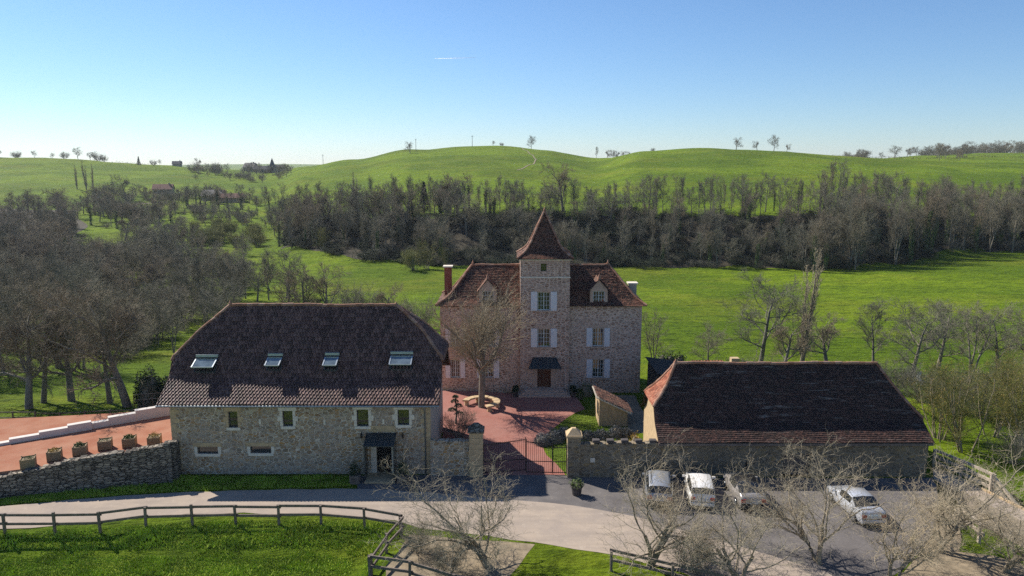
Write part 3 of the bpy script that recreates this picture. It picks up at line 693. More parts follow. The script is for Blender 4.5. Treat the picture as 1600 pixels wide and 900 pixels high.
# skylights: pivoted sashes over dark openings on the steep slope
def on_slope(px, py, y0=48.55, ze=ZE, PFp=PF):
    best = None
    for k in range(400):
        h = PFp[-1][1] * k / 400; y = y0 + interp_inset(PFp, h); z = ze + h
        e = abs(on_y(px, py, y)[1] - z)
        if best is None or e < best[0]: best = (e, y, z)
    return on_y(px, py, best[1])[0], best[1], best[2]
for (pa, pb, pyt, pyb) in ((309, 341, 557, 582), (421, 442, 555, 579), (510, 530, 554, 579), (612, 645, 552, 578)):
    xa, ya, za = on_slope(pa, pyt); xb, _, _ = on_slope(pb, pyt); _, yb2, zb2 = on_slope(pa, pyb)
    t = Vector((0, ya, za)); b = Vector((0, yb2, zb2)); up = (t - b); L = up.length; up.normalize(); n = Vector((0, -up.z, up.y))
    X = Vector((1, 0, 0))
    sk = MB(); W = xb - xa
    def bar(o, p, q, wd, hg, off): 
        o.beam(b + X * p[0] + up * p[1] + n * off, b + X * q[0] + up * q[1] + n * off, wd, hg)
    for p, q in (((xa, 0), (xb, 0)), ((xa, L), (xb, L)), ((xa, 0), (xa, L)), ((xb, 0), (xb, L))): bar(sk, p, q, 0.08, 0.16, 0.06)
    sko = sk.build('skylight', M['frame_dark'], barn)
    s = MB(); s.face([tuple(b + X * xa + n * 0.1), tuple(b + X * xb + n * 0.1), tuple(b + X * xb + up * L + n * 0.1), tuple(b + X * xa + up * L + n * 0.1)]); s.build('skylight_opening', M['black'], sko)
    s = MB(); bar(s, (xa - 0.05, L), (xb + 0.05, L), 0.16, 0.18, 0.16); s.build('skylight_head', M['alu'], sko)
    # sash swung out at the bottom
    hp = b + up * (L * 0.78) + n * 0.2; d = (-up * math.cos(R(34)) + n * math.sin(R(34))); e0 = hp; e1 = hp + d * L * 0.78; nn = Vector((1, 0, 0)).cross(d)
    if nn.z < 0: nn = -nn
    s = MB()
    for p, q in ((e0 + X * xa, e0 + X * xb), (e1 + X * xa, e1 + X * xb), (e0 + X * xa, e1 + X * xa), (e0 + X * xb, e1 + X * xb)): s.beam(p, q, 0.08, 0.06)
    s.build('skylight_sash', M['alu'], sko)
    s = MB(); i_ = X * 0.04; s.face([tuple(e0 + X * xa + i_), tuple(e0 + X * xb - i_), tuple(e1 + X * xb - i_), tuple(e1 + X * xa + i_)]); s.build('skylight_pane', M['skyglass'], sko)
reroot(barn)

# ---------------------------------------- the long low barn on the right
LY, LX0, LX1, LYB = 48.55, 10.35, 28.9, 55.3
lb = thing('low_barn', 'long low stone barn with mossy dark tiled roof behind the parked cars', 'barn', None, (19.5, LY, 0))
s = MB(); wall_panel(s, LX0, LX1, -0.3, 2.85, LY, [(18.9, 20.9, 0.0, 1.7)], 0.5); s.build('front_wall', M['dark_stone'], lb)
PF2 = smooth_prof([(0, 0), (1.5, 0.86), (1.68, 1.12), (3.9, 4.55)], 2)
HZ2 = 1.95
PL2 = [(0, 0), (0, HZ2), (0.45, HZ2 + 0.4), (1.1, HZ2 + 1.25), (1.85, 4.55)]; PR2 = [(0, 0), (0, 1.2), (0.6, 1.8), (1.5, 3.0), (2.5, 4.55)]
ZE2 = 2.6
roof2, LV2 = make_roof(lb, 10.08, 29.1, 48.2, 56.0, ZE2, PF2, PL2, PR2, 0.17, 0.2, 'flat', M['tile_dark'], 21, ridge_mat=M['ridge'], finials=((10.08 + 1.85, 0.4),), capr=0.11, side_mat={'l': M['tile_orange']})
for xg in (LX0, LX1):
    g = MB(); hz = ZE2 + HZ2
    pts = [(xg, LY, -0.3)] + [(xg, max(LY, l[3] + 0.2), l[0] - 0.1) for l in LV2 if l[0] <= hz] + [(xg, min(LYB, l[4] - 0.2), l[0] - 0.1) for l in LV2 if l[0] <= hz][::-1] + [(xg, LYB, -0.3)]
    g.face(pts); g.build('gable', M['limestone_tan'] if xg == LX0 else M['dark_stone'], lb)
s = MB(); s.box(10.1, 29.08, 48.22, 48.3, ZE2 - 0.2, ZE2 - 0.03); s.build('eave_board', M['wood_fence'], lb)
for a, b_, top in ((18.9, 20.9, 1.7),):
    s = MB(); s.box(a, b_, LY + 0.42, LY + 0.48, 0, top); s.build('door', M['wood_fence'], lb)
    n = 7
    for k in range(n):
        t0 = -0.5 + k / n; t1 = -0.5 + (k + 1) / n; cx = (a + b_) / 2; w_ = b_ - a + 0.3
        f = lambda t: (cx + w_ * t, top - 0.12 + 0.5 * (1 - (2 * t) ** 2))
        p, q = f(t0), f(t1); s = MB(); s.hexa([(p[0] + .01, LY - 0.03, p[1]), (q[0] - .01, LY - 0.03, q[1]), (q[0] - .01, LY + 0.1, q[1]), (p[0] + .01, LY + 0.1, p[1]), (p[0] + .01, LY - 0.03, p[1] + 0.28), (q[0] - .01, LY - 0.03, q[1] + 0.28), (q[0] - .01, LY + 0.1, q[1] + 0.28), (p[0] + .01, LY + 0.1, p[1] + 0.28)]); s.build('arch_stone', M['limestone_tan'], lb)
for px, py in ((1166, 727),):
    x, z = on_y(px, py, LY); s = MB(); s.box(x - 0.06, x + 0.06, LY - 0.012, LY + 0.1, z - 0.28, z + 0.28); s.build('slit_opening', M['black'], lb)
reroot(lb)

# ---------------------------------------- the manor house with its stair tower
CY = 68.7; TY = 68.05
ch = thing('manor_house', 'rose stone manor house with red tiled roof and central square tower', 'house', None, (2.9, CY, 0))
def CQ(px, py, y): return on_y(px, py, y)
def chole(pa, pb, y):
    a, d = on_y(*pa, y); b, c = on_y(*pb, y); return (a, b, c, d)
Wr = [chole((926, 513), (943, 541), CY), chole((926, 562), (943, 590), CY)]
Wl = [chole((754, 513), (771, 541), CY), chole((754, 562), (771, 590), CY), chole((704, 562), (719, 590), CY), chole((704, 513), (719, 541), CY)]
Wt = [chole((840, 456.5), (859.5, 485), TY), chole((840, 514), (859.5, 542), TY), chole((845, 412), (854, 424), TY)]
DR = (2.43, 3.72, 0.45, 2.75)
CX0, CX1, TX0, TX1 = -6.85, 12.35, 0.78, 5.42
s = MB(); wall_panel(s, CX0, TX0, -0.3, 8.45, CY, Wl); wall_panel(s, TX1, CX1, -0.3, 8.45, CY, Wr)
s.face([(CX0, CY, -.3), (CX0, 75.2, -.3), (CX0, 75.2, 8.45), (CX0, CY, 8.45)]); s.face([(CX1, CY, -.3), (CX1, 75.2, -.3), (CX1, 75.2, 8.45), (CX1, CY, 8.45)]); s.face([(CX0, 75.2, -.3), (CX1, 75.2, -.3), (CX1, 75.2, 8.45), (CX0, 75.2, 8.45)])
s.build('wall', M['chateau_stone'], ch)
s = MB(); wall_panel(s, TX0, TX1, -0.3, 13.0, TY, Wt + [DR])
s.face([(TX0, TY, -.3), (TX0, 72.75, -.3), (TX0, 72.75, 13), (TX0, TY, 13)]); s.face([(TX1, TY, -.3), (TX1, 72.75, -.3), (TX1, 72.75, 13), (TX1, TY, 13)]); s.face([(TX0, 72.75, 7), (TX1, 72.75, 7), (TX1, 72.75, 13), (TX0, 72.75, 13)])
tower = s.build('tower', M['chateau_stone'], ch)
PFc = smooth_prof([(0, 0), (0.8, 0.48), (1.05, 0.74), (3.65, 3.42)], 2); PLc = [(0, 0), (0.9, 0.5), (1.4, 0.95), (3.3, 3.42)]; PRc = [(0, 0), (0.8, 0.5), (1.2, 0.95), (3.2, 3.42)]
make_roof(ch, CX0 - 0.4, CX1 + 0.4, CY - 0.4, CY - 0.4 + 7.3, 8.3, PFc, PLc, PRc, 0.19, 0.2, 'flat', M['tile_red'], 31, finials=((CX0 + 3.0, 0.55), (CX1 - 2.9, 0.6)), capr=0.11)
PT = smooth_prof([(0, 0), (0.85, 0.55), (1.25, 1.2), (1.75, 2.35), (2.56, 4.15)], 2)
make_roof(ch, TX0 - 0.3, TX1 + 0.3, TY - 0.3, 72.77 + 0.1, 12.85, PT, PT, PT, 0.16, 0.19, 'flat', M['tile_red'], 41, finials=((3.1, 0.6),), capr=0.1)
for z, dz, pr in ((12.72, 0.16, 0.12), (11.05, 0.12, 0.05)):
    s = MB(); s.box(TX0 - pr, TX1 + pr, TY - pr, TY + 0.05, z, z + dz); s.build('string_course', M['limestone'], tower)
# windows with shutters
def shut(h, y, sides=(-1, 1), wf=0.5):
    a, b, c, d = h; wd = (b - a) * wf
    for sd in sides:
        xa, xb = (a - wd - 0.04, a - 0.04) if sd < 0 else (b + 0.04, b + wd + 0.04)
        s = MB(); s.box(xa, xb, y - 0.07, y - 0.025, c - 0.02, d + 0.04); so_ = s.build('shutter', M['shutter'], ch)
        for zz in (c + 0.25, d - 0.25):
            s = MB(); s.box(xa + 0.04, xb - 0.04, y - 0.085, y - 0.071, zz - 0.04, zz + 0.04); s.build('shutter_batten', M['shutter'], so_)
for i, h in enumerate(Wr + Wl):
    window(ch, *h, CY, 0.16, M['frame_white'], (3, 3), 0.07, mid=0.07); shut(h, CY)
    s = MB(); s.box(h[0] - 0.15, h[1] + 0.15, CY - 0.09, CY + 0.1, h[2] - 0.16, h[2] - 0.022); s.build('window_sill', M['trim_rose'], ch)
    s = MB(); s.box(h[0] - 0.3, h[1] + 0.3, CY - 0.02, CY + 0.1, h[3] + 0.05, h[3] + 0.36); s.build('lintel', M['trim_rose'], ch)
for h in Wt[:2]:
    window(ch, *h, TY, 0.16, M['frame_white'], (3, 3), 0.07, mid=0.07); shut(h, TY)
    s = MB(); s.box(h[0] - 0.15, h[1] + 0.15, TY - 0.09, TY + 0.1, h[2] - 0.16, h[2] - 0.022); s.build('window_sill', M['trim_rose'], ch)
    s = MB(); s.box(h[0] - 0.3, h[1] + 0.3, TY - 0.02, TY + 0.1, h[3] + 0.05, h[3] + 0.36); s.build('lintel', M['trim_rose'], ch)
window(ch, *Wt[2], TY, 0.2, M['frame_dark'], fw=0.04)
s = MB(); h = Wt[2]; s.box(h[0] - 0.18, h[1] + 0.18, TY - 0.02, TY + 0.1, h[3] + 0.01, h[3] + 0.22); s.build('lintel', M['trim_rose'], ch)
# dormers
def dormer(xc, y, zb, w_, h_):
    s = MB(); wall_panel(s, xc - w_ / 2 - 0.28, xc + w_ / 2 + 0.28, zb, zb + h_ + 0.12, y, [(xc - w_ / 2, xc + w_ / 2, zb + 0.05, zb + h_)], 0.2)
    zt_ = zb + h_ + 0.12; xa, xb = xc - w_ / 2 - 0.28, xc + w_ / 2 + 0.28
    s.face([(xa, y, zt_), (xb, y, zt_), (xc, y, zt_ + 0.95)]); s.face([(xa, y, zb), (xa, y + 2.5, zb), (xa, y + 2.5, zt_), (xa, y, zt_)]); s.face([(xb, y, zb), (xb, y + 2.5, zb), (xb, y + 2.5, zt_), (xb, y, zt_)])
    d = s.build('dormer', M['trim_rose'], ch)
    t = MB()
    for sd in (-1, 1):
        xe = xc + sd * (w_ / 2 + 0.5); n = 9
        for k in range(n):
            f0, f1 = k / n, (k + 1) / n
            for j in range(9):
                ya = y - 0.22 + j * 0.3
                p = lambda f: (xe + (xc - xe) * f, zt_ - 0.22 + (1.3) * f)
                (x0_, z0_), (x1_, z1_) = p(f0), p(f1)
                t.face([(x0_, ya, z0_ + 0.05), (x0_, ya + 0.29, z0_ + 0.05), (x1_, ya + 0.29, z1_ + 0.02), (x1_, ya, z1_ + 0.02)], random.random())
                t.face([(x0_, ya, z0_ + 0.05), (x0_, ya + 0.29, z0_ + 0.05), (x0_, ya + 0.29, z0_), (x0_, ya, z0_)], random.random())
    o = t.build('dormer_tiles', M['tile_red'], d); o['kind'] = 'stuff'
    f = MB(); f.tube([(xc, y - 0.15, zt_ + 1.05), (xc, y - 0.15, zt_ + 1.3), (xc, y - 0.15, zt_ + 1.6)], [0.16, 0.13, 0.02], 8); f.build('dormer_finial', M['ridge'], d)
    window(ch, xc - w_ / 2, xc + w_ / 2, zb + 0.05, zb + h_, y, 0.1, M['frame_white'], (3, 3), 0.06, mid=0.06)
xw = (Wr[0][0] + Wr[0][1]) / 2; dormer(xw, CY + 0.02, 8.1, 1.1, 1.6)
xw = (Wl[0][0] + Wl[0][1]) / 2; dormer(xw, CY + 0.02, 8.1, 1.1, 1.6)
# door, canopy and steps
s = MB(); s.box(DR[0], DR[1], TY + 0.24, TY + 0.3, DR[2], DR[3]); dd = s.build('door', M['door_wood'], ch)
for xa, xb in ((DR[0] + 0.08, DR[0] + 0.58), (DR[1] - 0.58, DR[1] - 0.08)):
    for za, zb in ((0.6, 1.25), (1.35, 1.95)):
        s = MB(); s.box(xa, xb, TY + 0.21, TY + 0.239, za, zb); s.build('door_panel', M['door_wood'], dd)
    s = MB(); s.box(xa, xb, TY + 0.225, TY + 0.238, 2.02, 2.65); s.build('door_pane', M['glass'], dd)
for sd, x_ in ((-1, DR[0]), (1, DR[1])):
    for k in range(4):
        s = MB(); xx = sorted((x_ + sd * 0.002, x_ + sd * (0.55 if k % 2 else 0.4))); s.box(xx[0], xx[1], TY - 0.03, TY + 0.1, 0.45 + k * 0.58, 0.45 + k * 0.58 + 0.56); s.build('door_jamb_stone', M['trim_rose'], ch)
s = MB(); s.hexa([(1.55, TY - 1.35, 2.62), (4.65, TY - 1.35, 2.62), (4.2, TY - 0.01, 3.35), (2.0, TY - 0.01, 3.35), (1.55, TY - 1.35, 2.68), (4.65, TY - 1.35, 2.68), (4.2, TY - 0.01, 3.42), (2.0, TY - 0.01, 3.42)]); cp = s.build('door_canopy', M['dark_zinc'], ch)
for k in range(8):
    s = MB(); t = k / 7; s.beam((1.57 + 3.06 * t, TY - 1.36, 2.7), (2.02 + 2.16 * t, TY - 0.02, 3.44), 0.035, 0.04); s.build('canopy_seam', M['dark_zinc'], cp)
for k in range(3):
    s = MB(); s.box(1.2 - k * 0.3, 4.9 + k * 0.3, TY - 1.0 - k * 0.4, TY - 0.004 - 0.0 * k, 0.0 + 0.001 * k, 0.45 - k * 0.15); s.build('step', M['trim_rose'], ch, bevel=0.02)
# chimneys
def chimney(px, y, pyt, zb, w_, mt, cap):
    x, zt_ = on_y(px, pyt, y); s = MB(); s.box(x - w_ / 2, x + w_ / 2, y - w_ / 2, y + w_ / 2, zb, zt_ - 0.12); c = s.build('chimney', mt, ch)
    s = MB(); s.box(x - w_ / 2 - 0.12, x + w_ / 2 + 0.12, y - w_ / 2 - 0.12, y + w_ / 2 + 0.12, zt_ - 0.12, zt_); s.build('chimney_cap', cap, c)
chimney(700, 72.5, 415, 8.5, 0.7, plain('chimney_brick', hexc('8f5140'), 0.9, 0.3, 4), M['limestone'])
chimney(988, 71.6, 441, 8.5, 0.75, M['render'], M['limestone'])
for k in range(24):
    for xq, sd in ((CX1, -1),):
        wd = 0.6 if k % 2 else 0.36; z = k * 0.34
        s = MB(); s.box(min(xq + 0.02, xq + sd * wd), max(xq + 0.02, xq + sd * wd), CY - 0.02, CY + 0.4, z + 0.01, z + 0.33); s.build('quoin', M['chateau_stone'], ch, bevel=0.015)
reroot(ch)

# ---------------------------------------- outbuildings behind
sh = thing('timber_shed', 'dark timber shed squeezed between manor house and low barn', 'shed', None, (13.8, 63.5, 0))
s = MB(); s.box(12.9, 16.0, 62.5, 67.8, 0, 3.0); s.build('wall', plain('black_boards', (0.035, 0.032, 0.03), 0.9, 0.4, 3), sh)
s = MB(); s.hexa([(12.7, 62.2, 3.4), (16.4, 62.2, 2.85), (16.4, 68, 2.85), (12.7, 68, 3.4), (12.7, 62.2, 3.5), (16.4, 62.2, 2.95), (16.4, 68, 2.95), (12.7, 68, 3.5)]); s.build('roof', M['under'], sh); reroot(sh)
cs = thing('tiled_cottage', 'small outbuilding with sunlit red corrugated roof behind the low barn', 'shed', None, (17.3, 65, 0))
s = MB(); s.box(15.2, 20.2, 62.6, 66.6, -1, 2.45); s.build('wall', M['dark_stone'], cs)
s = MB(); L5 = [((15.0, 62.2, 2.3), (20.4, 62.2, 2.3), (19.0, 64.6, 4.0), (16.4, 64.6, 4.0)), ((15.0, 67, 2.3), (20.4, 67, 2.3), (19.0, 64.6, 4.0), (16.4, 64.6, 4.0))]
for q in L5: s.face(q)
s.face([(15.0, 62.2, 2.3), (16.4, 64.6, 4.0), (15.0, 67, 2.3)]); s.face([(20.4, 62.2, 2.3), (19.0, 64.6, 4.0), (20.4, 67, 2.3)]); r5 = s.build('roof', M['under'], cs)
t = MB(); n = 9
lv = [(2.3 + 1.7 * k / n, 15.0 + 1.4 * k / n, 20.4 - 1.4 * k / n, 62.2 + 2.4 * k / n, 67 - 2.4 * k / n) for k in range(n + 1)]
tile_face('x', [l[1] for l in lv], [l[2] for l in lv], [(l[3], l[0]) for l in lv], t, 0.28, 'pan', 3)
tile_face('y', [l[3] for l in lv], [l[4] for l in lv], [(l[1], l[0]) for l in lv], t, 0.28, 'pan', 4)
tile_face('y', [l[3] for l in lv], [l[4] for l in lv], [(l[2], l[0]) for l in lv], t, 0.28, 'pan', 5)
o = t.build('roof_tiles', M['tile_orange'], r5); o['kind'] = 'stuff'
s = MB(); x_, z_ = on_y(1148, 568, 62.5); s.box(x_ - 0.35, x_ + 0.35, 62.3, 62.9, 2.0, z_ + 0.5); s.build('chimney', M['limestone_tan'], cs); reroot(cs)

ls = thing('lean_to_shed', 'small stone lean-to shed with sloping tiled roof on the lawn', 'shed', None, (8.5, 59.5, 0))
xa, xb, ya, yb = 7.25, 9.6, 58.6, 61.4
s = MB(); s.hexa([(xa, ya, 0), (xb, ya, 0), (xb, yb, 0), (xa, yb, 0), (xa, ya, 2.35), (xb, ya, 1.25), (xb, yb, 1.25), (xa, yb, 2.35)]); s.build('wall', M['limestone_tan'], ls)
s = MB(); s.hexa([(xa - .3, ya - .25, 2.52), (xb + .35, ya - .25, 1.1), (xb + .35, yb + .2, 1.1), (xa - .3, yb + .2, 2.52), (xa - .3, ya - .25, 2.6), (xb + .35, ya - .25, 1.18), (xb + .35, yb + .2, 1.18), (xa - .3, yb + .2, 2.6)]); rr = s.build('roof', M['limestone'], ls)
t = MB(); n = 11; tile_face('y', [ya - .27] * (n + 1), [yb + .2] * (n + 1), [(xb + .37 - (xb - xa + .6) * k / n, 1.2 + 1.4 * k / n) for k in range(n + 1)], t, 0.2, 'flat', 9); o = t.build('roof_tiles', M['tile_red'], rr); o['kind'] = 'stuff'
s = MB(); s.box(xa - 0.03, xa - 0.004, 59.1, 60.0, 0.75, 1.85); s.build('window', M['black'], ls); reroot(ls)

# ------------------------------------------------------------------ walls, gate, garden things
def dry_wall(name, label, pts, h, th, mat, cap=True, stone=(0.45, 0.16)):
    """free-standing stone wall along a line with uneven top course of single stones"""
    root = thing(name, label, 'wall', None, (pts[0][0], pts[0][1], 0))
    P = [Vector((*p, 0)) for p in pts]; body = MB()
    for (a, ha), (b, hb) in zip(zip(P, h), list(zip(P, h))[1:]):
        d = (b - a).normalized(); n = Vector((-d.y, d.x, 0)) * th / 2
        body.hexa([a - n - Vector((0, 0, .3)), b - n - Vector((0, 0, .3)), b + n - Vector((0, 0, .3)), a + n - Vector((0, 0, .3)), a - n * .9 + Vector((0, 0, ha)), b - n * .9 + Vector((0, 0, hb)), b + n * .9 + Vector((0, 0, hb)), a + n * .9 + Vector((0, 0, ha))])
    body.build('wall_body', mat, root)
    if cap:
        for (a, ha), (b, hb) in zip(zip(P, h), list(zip(P, h))[1:]):
            d = (b - a); L = d.length; d.normalize(); t = 0.0; ang = math.atan2(d.y, d.x)
            while t < L - 0.1:
                w_ = random.uniform(0.6, 1.4) * stone[0]; c = a + d * min(L, t + w_ / 2); hh = ha + (hb - ha) * min(1, t / L); th_ = random.uniform(0.7, 1.5) * stone[1]
                s = MB(); s.box(c.x - w_ / 2, c.x + w_ / 2, c.y - th * 0.52, c.y + th * 0.52, hh - 0.02, hh + th_, rz=ang + random.uniform(-.08, .08), jit=0.035, r=random.random()); s.build('capping_stone', mat, root); t += w_ + 0.02
    reroot(root); return root
ret = []
for px, pb, pt in ((0, 776, 745), (60, 770, 733), (130, 764, 716), (200, 758, 706), (272, 751, 692)):
    x, y = on_z(px, pb); ret.append((x, y, on_y(px, pt, y)[1]))
ret = [(-47, 41.2, 1.3)] + ret + [(-23.75, 50.2, 1.7)]
dry_wall('retaining_wall', 'dry-stone retaining wall with ragged top holding up the red terrace', [(r[0], r[1]) for r in ret], [max(1.2, r[2] - 0.1) for r in ret], 0.55, M['dry_stone'])
dry_wall('courtyard_wall', 'rendered stone wall between tall barn and left gate pillar', [(-5.7, 48.95), (-3.0, 48.95)], [2.45, 2.4], 0.5, M['barn_stone'], stone=(0.3, 0.1))
gw = dry_wall('garden_wall', 'brown stone garden wall between right gate pillar and low barn', [(4.75, 48.7), (10.32, 48.7)], [2.35, 2.45], 0.5, M['dark_stone'], stone=(0.35, 0.08))
for k in range(5):
    x = 5.6 + k * 0.98; s = MB(); s.box(x, x + 0.5, 48.45, 48.85, 2.5, 2.72, jit=0.02)
    tag(s.build('coping_block', M['terracotta'], None, bevel=0.03), ['dark coping block on the garden wall nearest the gate pillar', 'dark coping block second from the gate pillar on the garden wall', 'middle one of the five dark coping blocks on the garden wall', 'dark coping block second from the low barn on the garden wall', 'dark coping block on the garden wall nearest the low barn'][k], 'stone block', 'dark blocks along the garden wall')
s = MB(); x, z = on_y(926, 719, 48.44); s.box(x - 0.16, x + 0.16, 48.41, 48.44, z - 0.16, z + 0.16); tag(s.build('wall_plaque', M['limestone']), 'small white square plaque on the brown garden wall', 'plaque')
def pillar(x, y, w_, h, label, capmat, mat):
    r = thing('gate_pillar', label, 'pillar', 'stone gate pillars', (x, y, 0))
    n = 8
    for k in range(n):
        j = random.uniform(-0.015, 0.015); s = MB(); s.box(x - w_ / 2 + j, x + w_ / 2 + j, y - w_ / 2, y + w_ / 2, h * k / n + (0.006 if k else -0.1), h * (k + 1) / n); s.build('pillar_block', mat, r, bevel=0.02)
    s = MB(); s.box(x - w_ / 2 - .1, x + w_ / 2 + .1, y - w_ / 2 - .1, y + w_ / 2 + .1, h + 0.002, h + .14)
    s.box(x - w_ / 2 - .06, x + w_ / 2 + .06, y - w_ / 2 - .06, y + w_ / 2 + .06, h + .14, h + .55, taper=0.75); s.build('pillar_cap', capmat, r); reroot(r)
pillar(-2.5, 48.9, 0.95, 3.25, 'left gate pillar with dark weathered cap beside the tall barn', M['dry_stone'], M['limestone_tan'])
pillar(4.3, 48.8, 0.9, 2.95, 'right gate pillar with pale pointed cap beside the garden wall', M['limestone_tan'], M['dark_stone'])
def gate(label, x0, x1, y0, y1, h, n, arch=0.25):
    r = thing('iron_gate', label, 'gate', 'wrought iron gates of the courtyard', (x0, y0, 0))
    P = lambda t, z: (x0 + (x1 - x0) * t, y0 + (y1 - y0) * t, z)
    for k in range(n + 1):
        t = k / n; top = h + arch * t; e = k in (0, n)
        s = MB(); s.tube([P(t, 0.08), P(t, top + (0.12 if not e else 0.18))], [0.03 if e else 0.016, 0.03 if e else 0.010], 5); s.build('stile' if e else 'bar', M['iron'], r)
    for z0, z1 in ((0.15, 0.15), (0.95, 0.95), (h, h + arch)):
        s = MB(); s.beam(P(0, z0), P(1, z1), 0.03, 0.05); s.build('rail', M['iron'], r)
    reroot(r)
gate('wide left leaf of the black iron gate standing ajar', -1.98, 0.95, 48.95, 49.4, 2.15, 20, 0.25)
gate('middle leaf of the black iron gate', 2.82, 1.02, 48.95, 49.05, 2.15, 13, 0.25)
gate('narrow pedestrian iron gate against the right pillar', 3.82, 2.88, 48.92, 48.92, 2.0, 7, 0.0)
# plants in pots, tufts of real leaves
def leaf_cloud(n, fn, size, seed, up=0.3):
    g = np.random.default_rng(seed); C = fn(g, n); a = g.normal(size=(n, 3)); a[:, 2] += up; a /= np.linalg.norm(a, axis=1)[:, None]
    b = np.cross(a, g.normal(size=(n, 3))); b /= np.linalg.norm(b, axis=1)[:, None]; s = size * g.uniform(0.6, 1.4, n)[:, None]
    V = np.concatenate([C - a * s - b * s * .45, C - a * s * .2 + b * s * .5, C + a * s, C - b * s * .1 - a * s * .6], 1).reshape(-1, 3)
    return V, np.arange(4 * n).reshape(n, 4)
def dome(c, r, shell=0.55):
    def f(g, n):
        d = g.normal(size=(n, 3)); d[:, 2] = np.abs(d[:, 2]); d /= np.linalg.norm(d, axis=1)[:, None]
        k = 1 + 0.16 * np.sin(d[:, 0] * 7 + c[0]) * np.cos(d[:, 1] * 6 + c[1])
        return np.array(c) + d * np.array(r) * (g.uniform(shell, 1.0, n) * k)[:, None]
    return f
def shrub(name, label, c, r, mat, n, size, seed, cat='shrub', group=None, parent=None, stem=True):
    root = parent or thing(name, label, cat, group, c)
    V, Qd = leaf_cloud(n, dome(c, r), size, seed); o = link('foliage', np_mesh('foliage', V, Qd), mat, root)
    if stem:
        s = MB()
        for k in range(5):
            t = k * 1.3; s.tube([c, (c[0] + r[0] * .5 * math.cos(t), c[1] + r[1] * .5 * math.sin(t), c[2] + r[2] * .7)], [0.03, 0.01], 4)
        s.build('stems', M['bark'], root)
    if not parent: reroot(root)
    return root
def pot(px, py, label, w_=0.5, h_=0.42, fol=0.4, mat=None, leaf=None, z=0.0, sq=False, xy=None, fh=None, group='plant pots by the doors and yard'):
    x, y = xy if xy else on_z(px, py, z)
    r = thing('plant_pot', label, 'plant pot', group, (x, y, z)); s = MB()
    if sq: s.box(x - w_ / 2, x + w_ / 2, y - w_ / 2, y + w_ / 2, z, z + h_, taper=-0.08)
    else: s.tube([(x, y, z), (x, y, z + h_ * .9), (x, y, z + h_ * .9), (x, y, z + h_)], [w_ * .38, w_ * .48, w_ * .54, w_ * .54], 14)
    s.build('container', mat or M['terracotta'], r)
    V, Qd = leaf_cloud(380, dome((x, y, z + h_), (fol, fol, fh or fol * 1.1)), 0.09, int(abs(x * 31 + y * 7)))
    link('foliage', np_mesh('foliage', V, Qd), leaf or M['leaf_green'], r); reroot(r); return r
pot(901, 773, 'round dark pot with leafy plant on the tarmac before the gate', 0.75, 0.6, 0.5)
pot(565, 757, 'tall square planter left of the barn door', 0.62, 0.6, 0.42, M['wood_fence'], M['leaf_dark'], sq=True, fh=1.0, xy=(-10.75, 47.6))
pot(621, 757, 'tall square planter right of the barn door', 0.62, 0.6, 0.42, M['wood_fence'], M['leaf_dark'], sq=True, fh=1.1, xy=(-7.5, 47.6))
pot(0, 0, 'dark pot left of the manor steps, in front', 0.6, 0.5, 0.32, M['terracotta'], M['leaf_dark'], xy=(0.3, 66.6), group='pots by the manor steps')
pot(0, 0, 'dark pot left of the manor steps, against the tower', 0.6, 0.5, 0.32, M['terracotta'], M['leaf_dark'], xy=(0.35, 67.5), group='pots by the manor steps')
pot(0, 0, 'dark pot right of the manor steps, in front', 0.6, 0.5, 0.32, M['terracotta'], M['leaf_dark'], xy=(5.85, 66.5), group='pots by the manor steps')
pot(0, 0, 'dark pot right of the manor steps, against the tower', 0.6, 0.5, 0.32, M['terracotta'], M['leaf_dark'], xy=(5.8, 67.5), group='pots by the manor steps')
# wooden planters on the terrace
for i, (px, py) in enumerate(((45, 730), (86, 718), (126, 710), (165, 701), (203, 697), (242, 695))):
    x, y = on_z(px, py, TZ); r = thing('terrace_planter', ['first', 'second', 'third', 'fourth', 'fifth', 'sixth'][i] + ' wooden box planter from the left along the terrace edge', 'planter', 'wooden planters along the terrace edge', (x, y, TZ))
    r.rotation_euler.z = R(26 - 2 * i)
    s = MB()
    for a in range(4):
        ca, sa = math.cos(a * math.pi / 2), math.sin(a * math.pi / 2)
        for k in range(4):
            sb = MB(); z0 = 0.06 + k * 0.155
            sb.box(-0.36, 0.36, -0.41, -0.375, z0, z0 + 0.145); sb.v = [(q[0] * ca - q[1] * sa, q[0] * sa + q[1] * ca, q[2]) for q in sb.v]; sb.build('plank', M['wood_box'], r)
        sb = MB(); sb.box(-0.42, -0.35, -0.43, -0.36, 0, 0.72); sb.v = [(q[0] * ca - q[1] * sa, q[0] * sa + q[1] * ca, q[2]) for q in sb.v]; sb.build('corner_post', M['wood_box'], r)
    s = MB(); s.box(-0.36, 0.36, -0.36, 0.36, 0.5, 0.6); s.build('soil', M['soil'], r)
    V, Qd = leaf_cloud((90, 160, 340, 60, 360, 200)[i], dome((0, 0, 0.58), (0.32, 0.32, (0.2, 0.3, 0.36, 0.15, 0.34, 0.4)[i])), 0.07, 50 + i); link('foliage', np_mesh('foliage', V, Qd), (M['leaf_green'], M['leaf_gold'])[i in (1, 5)], r)
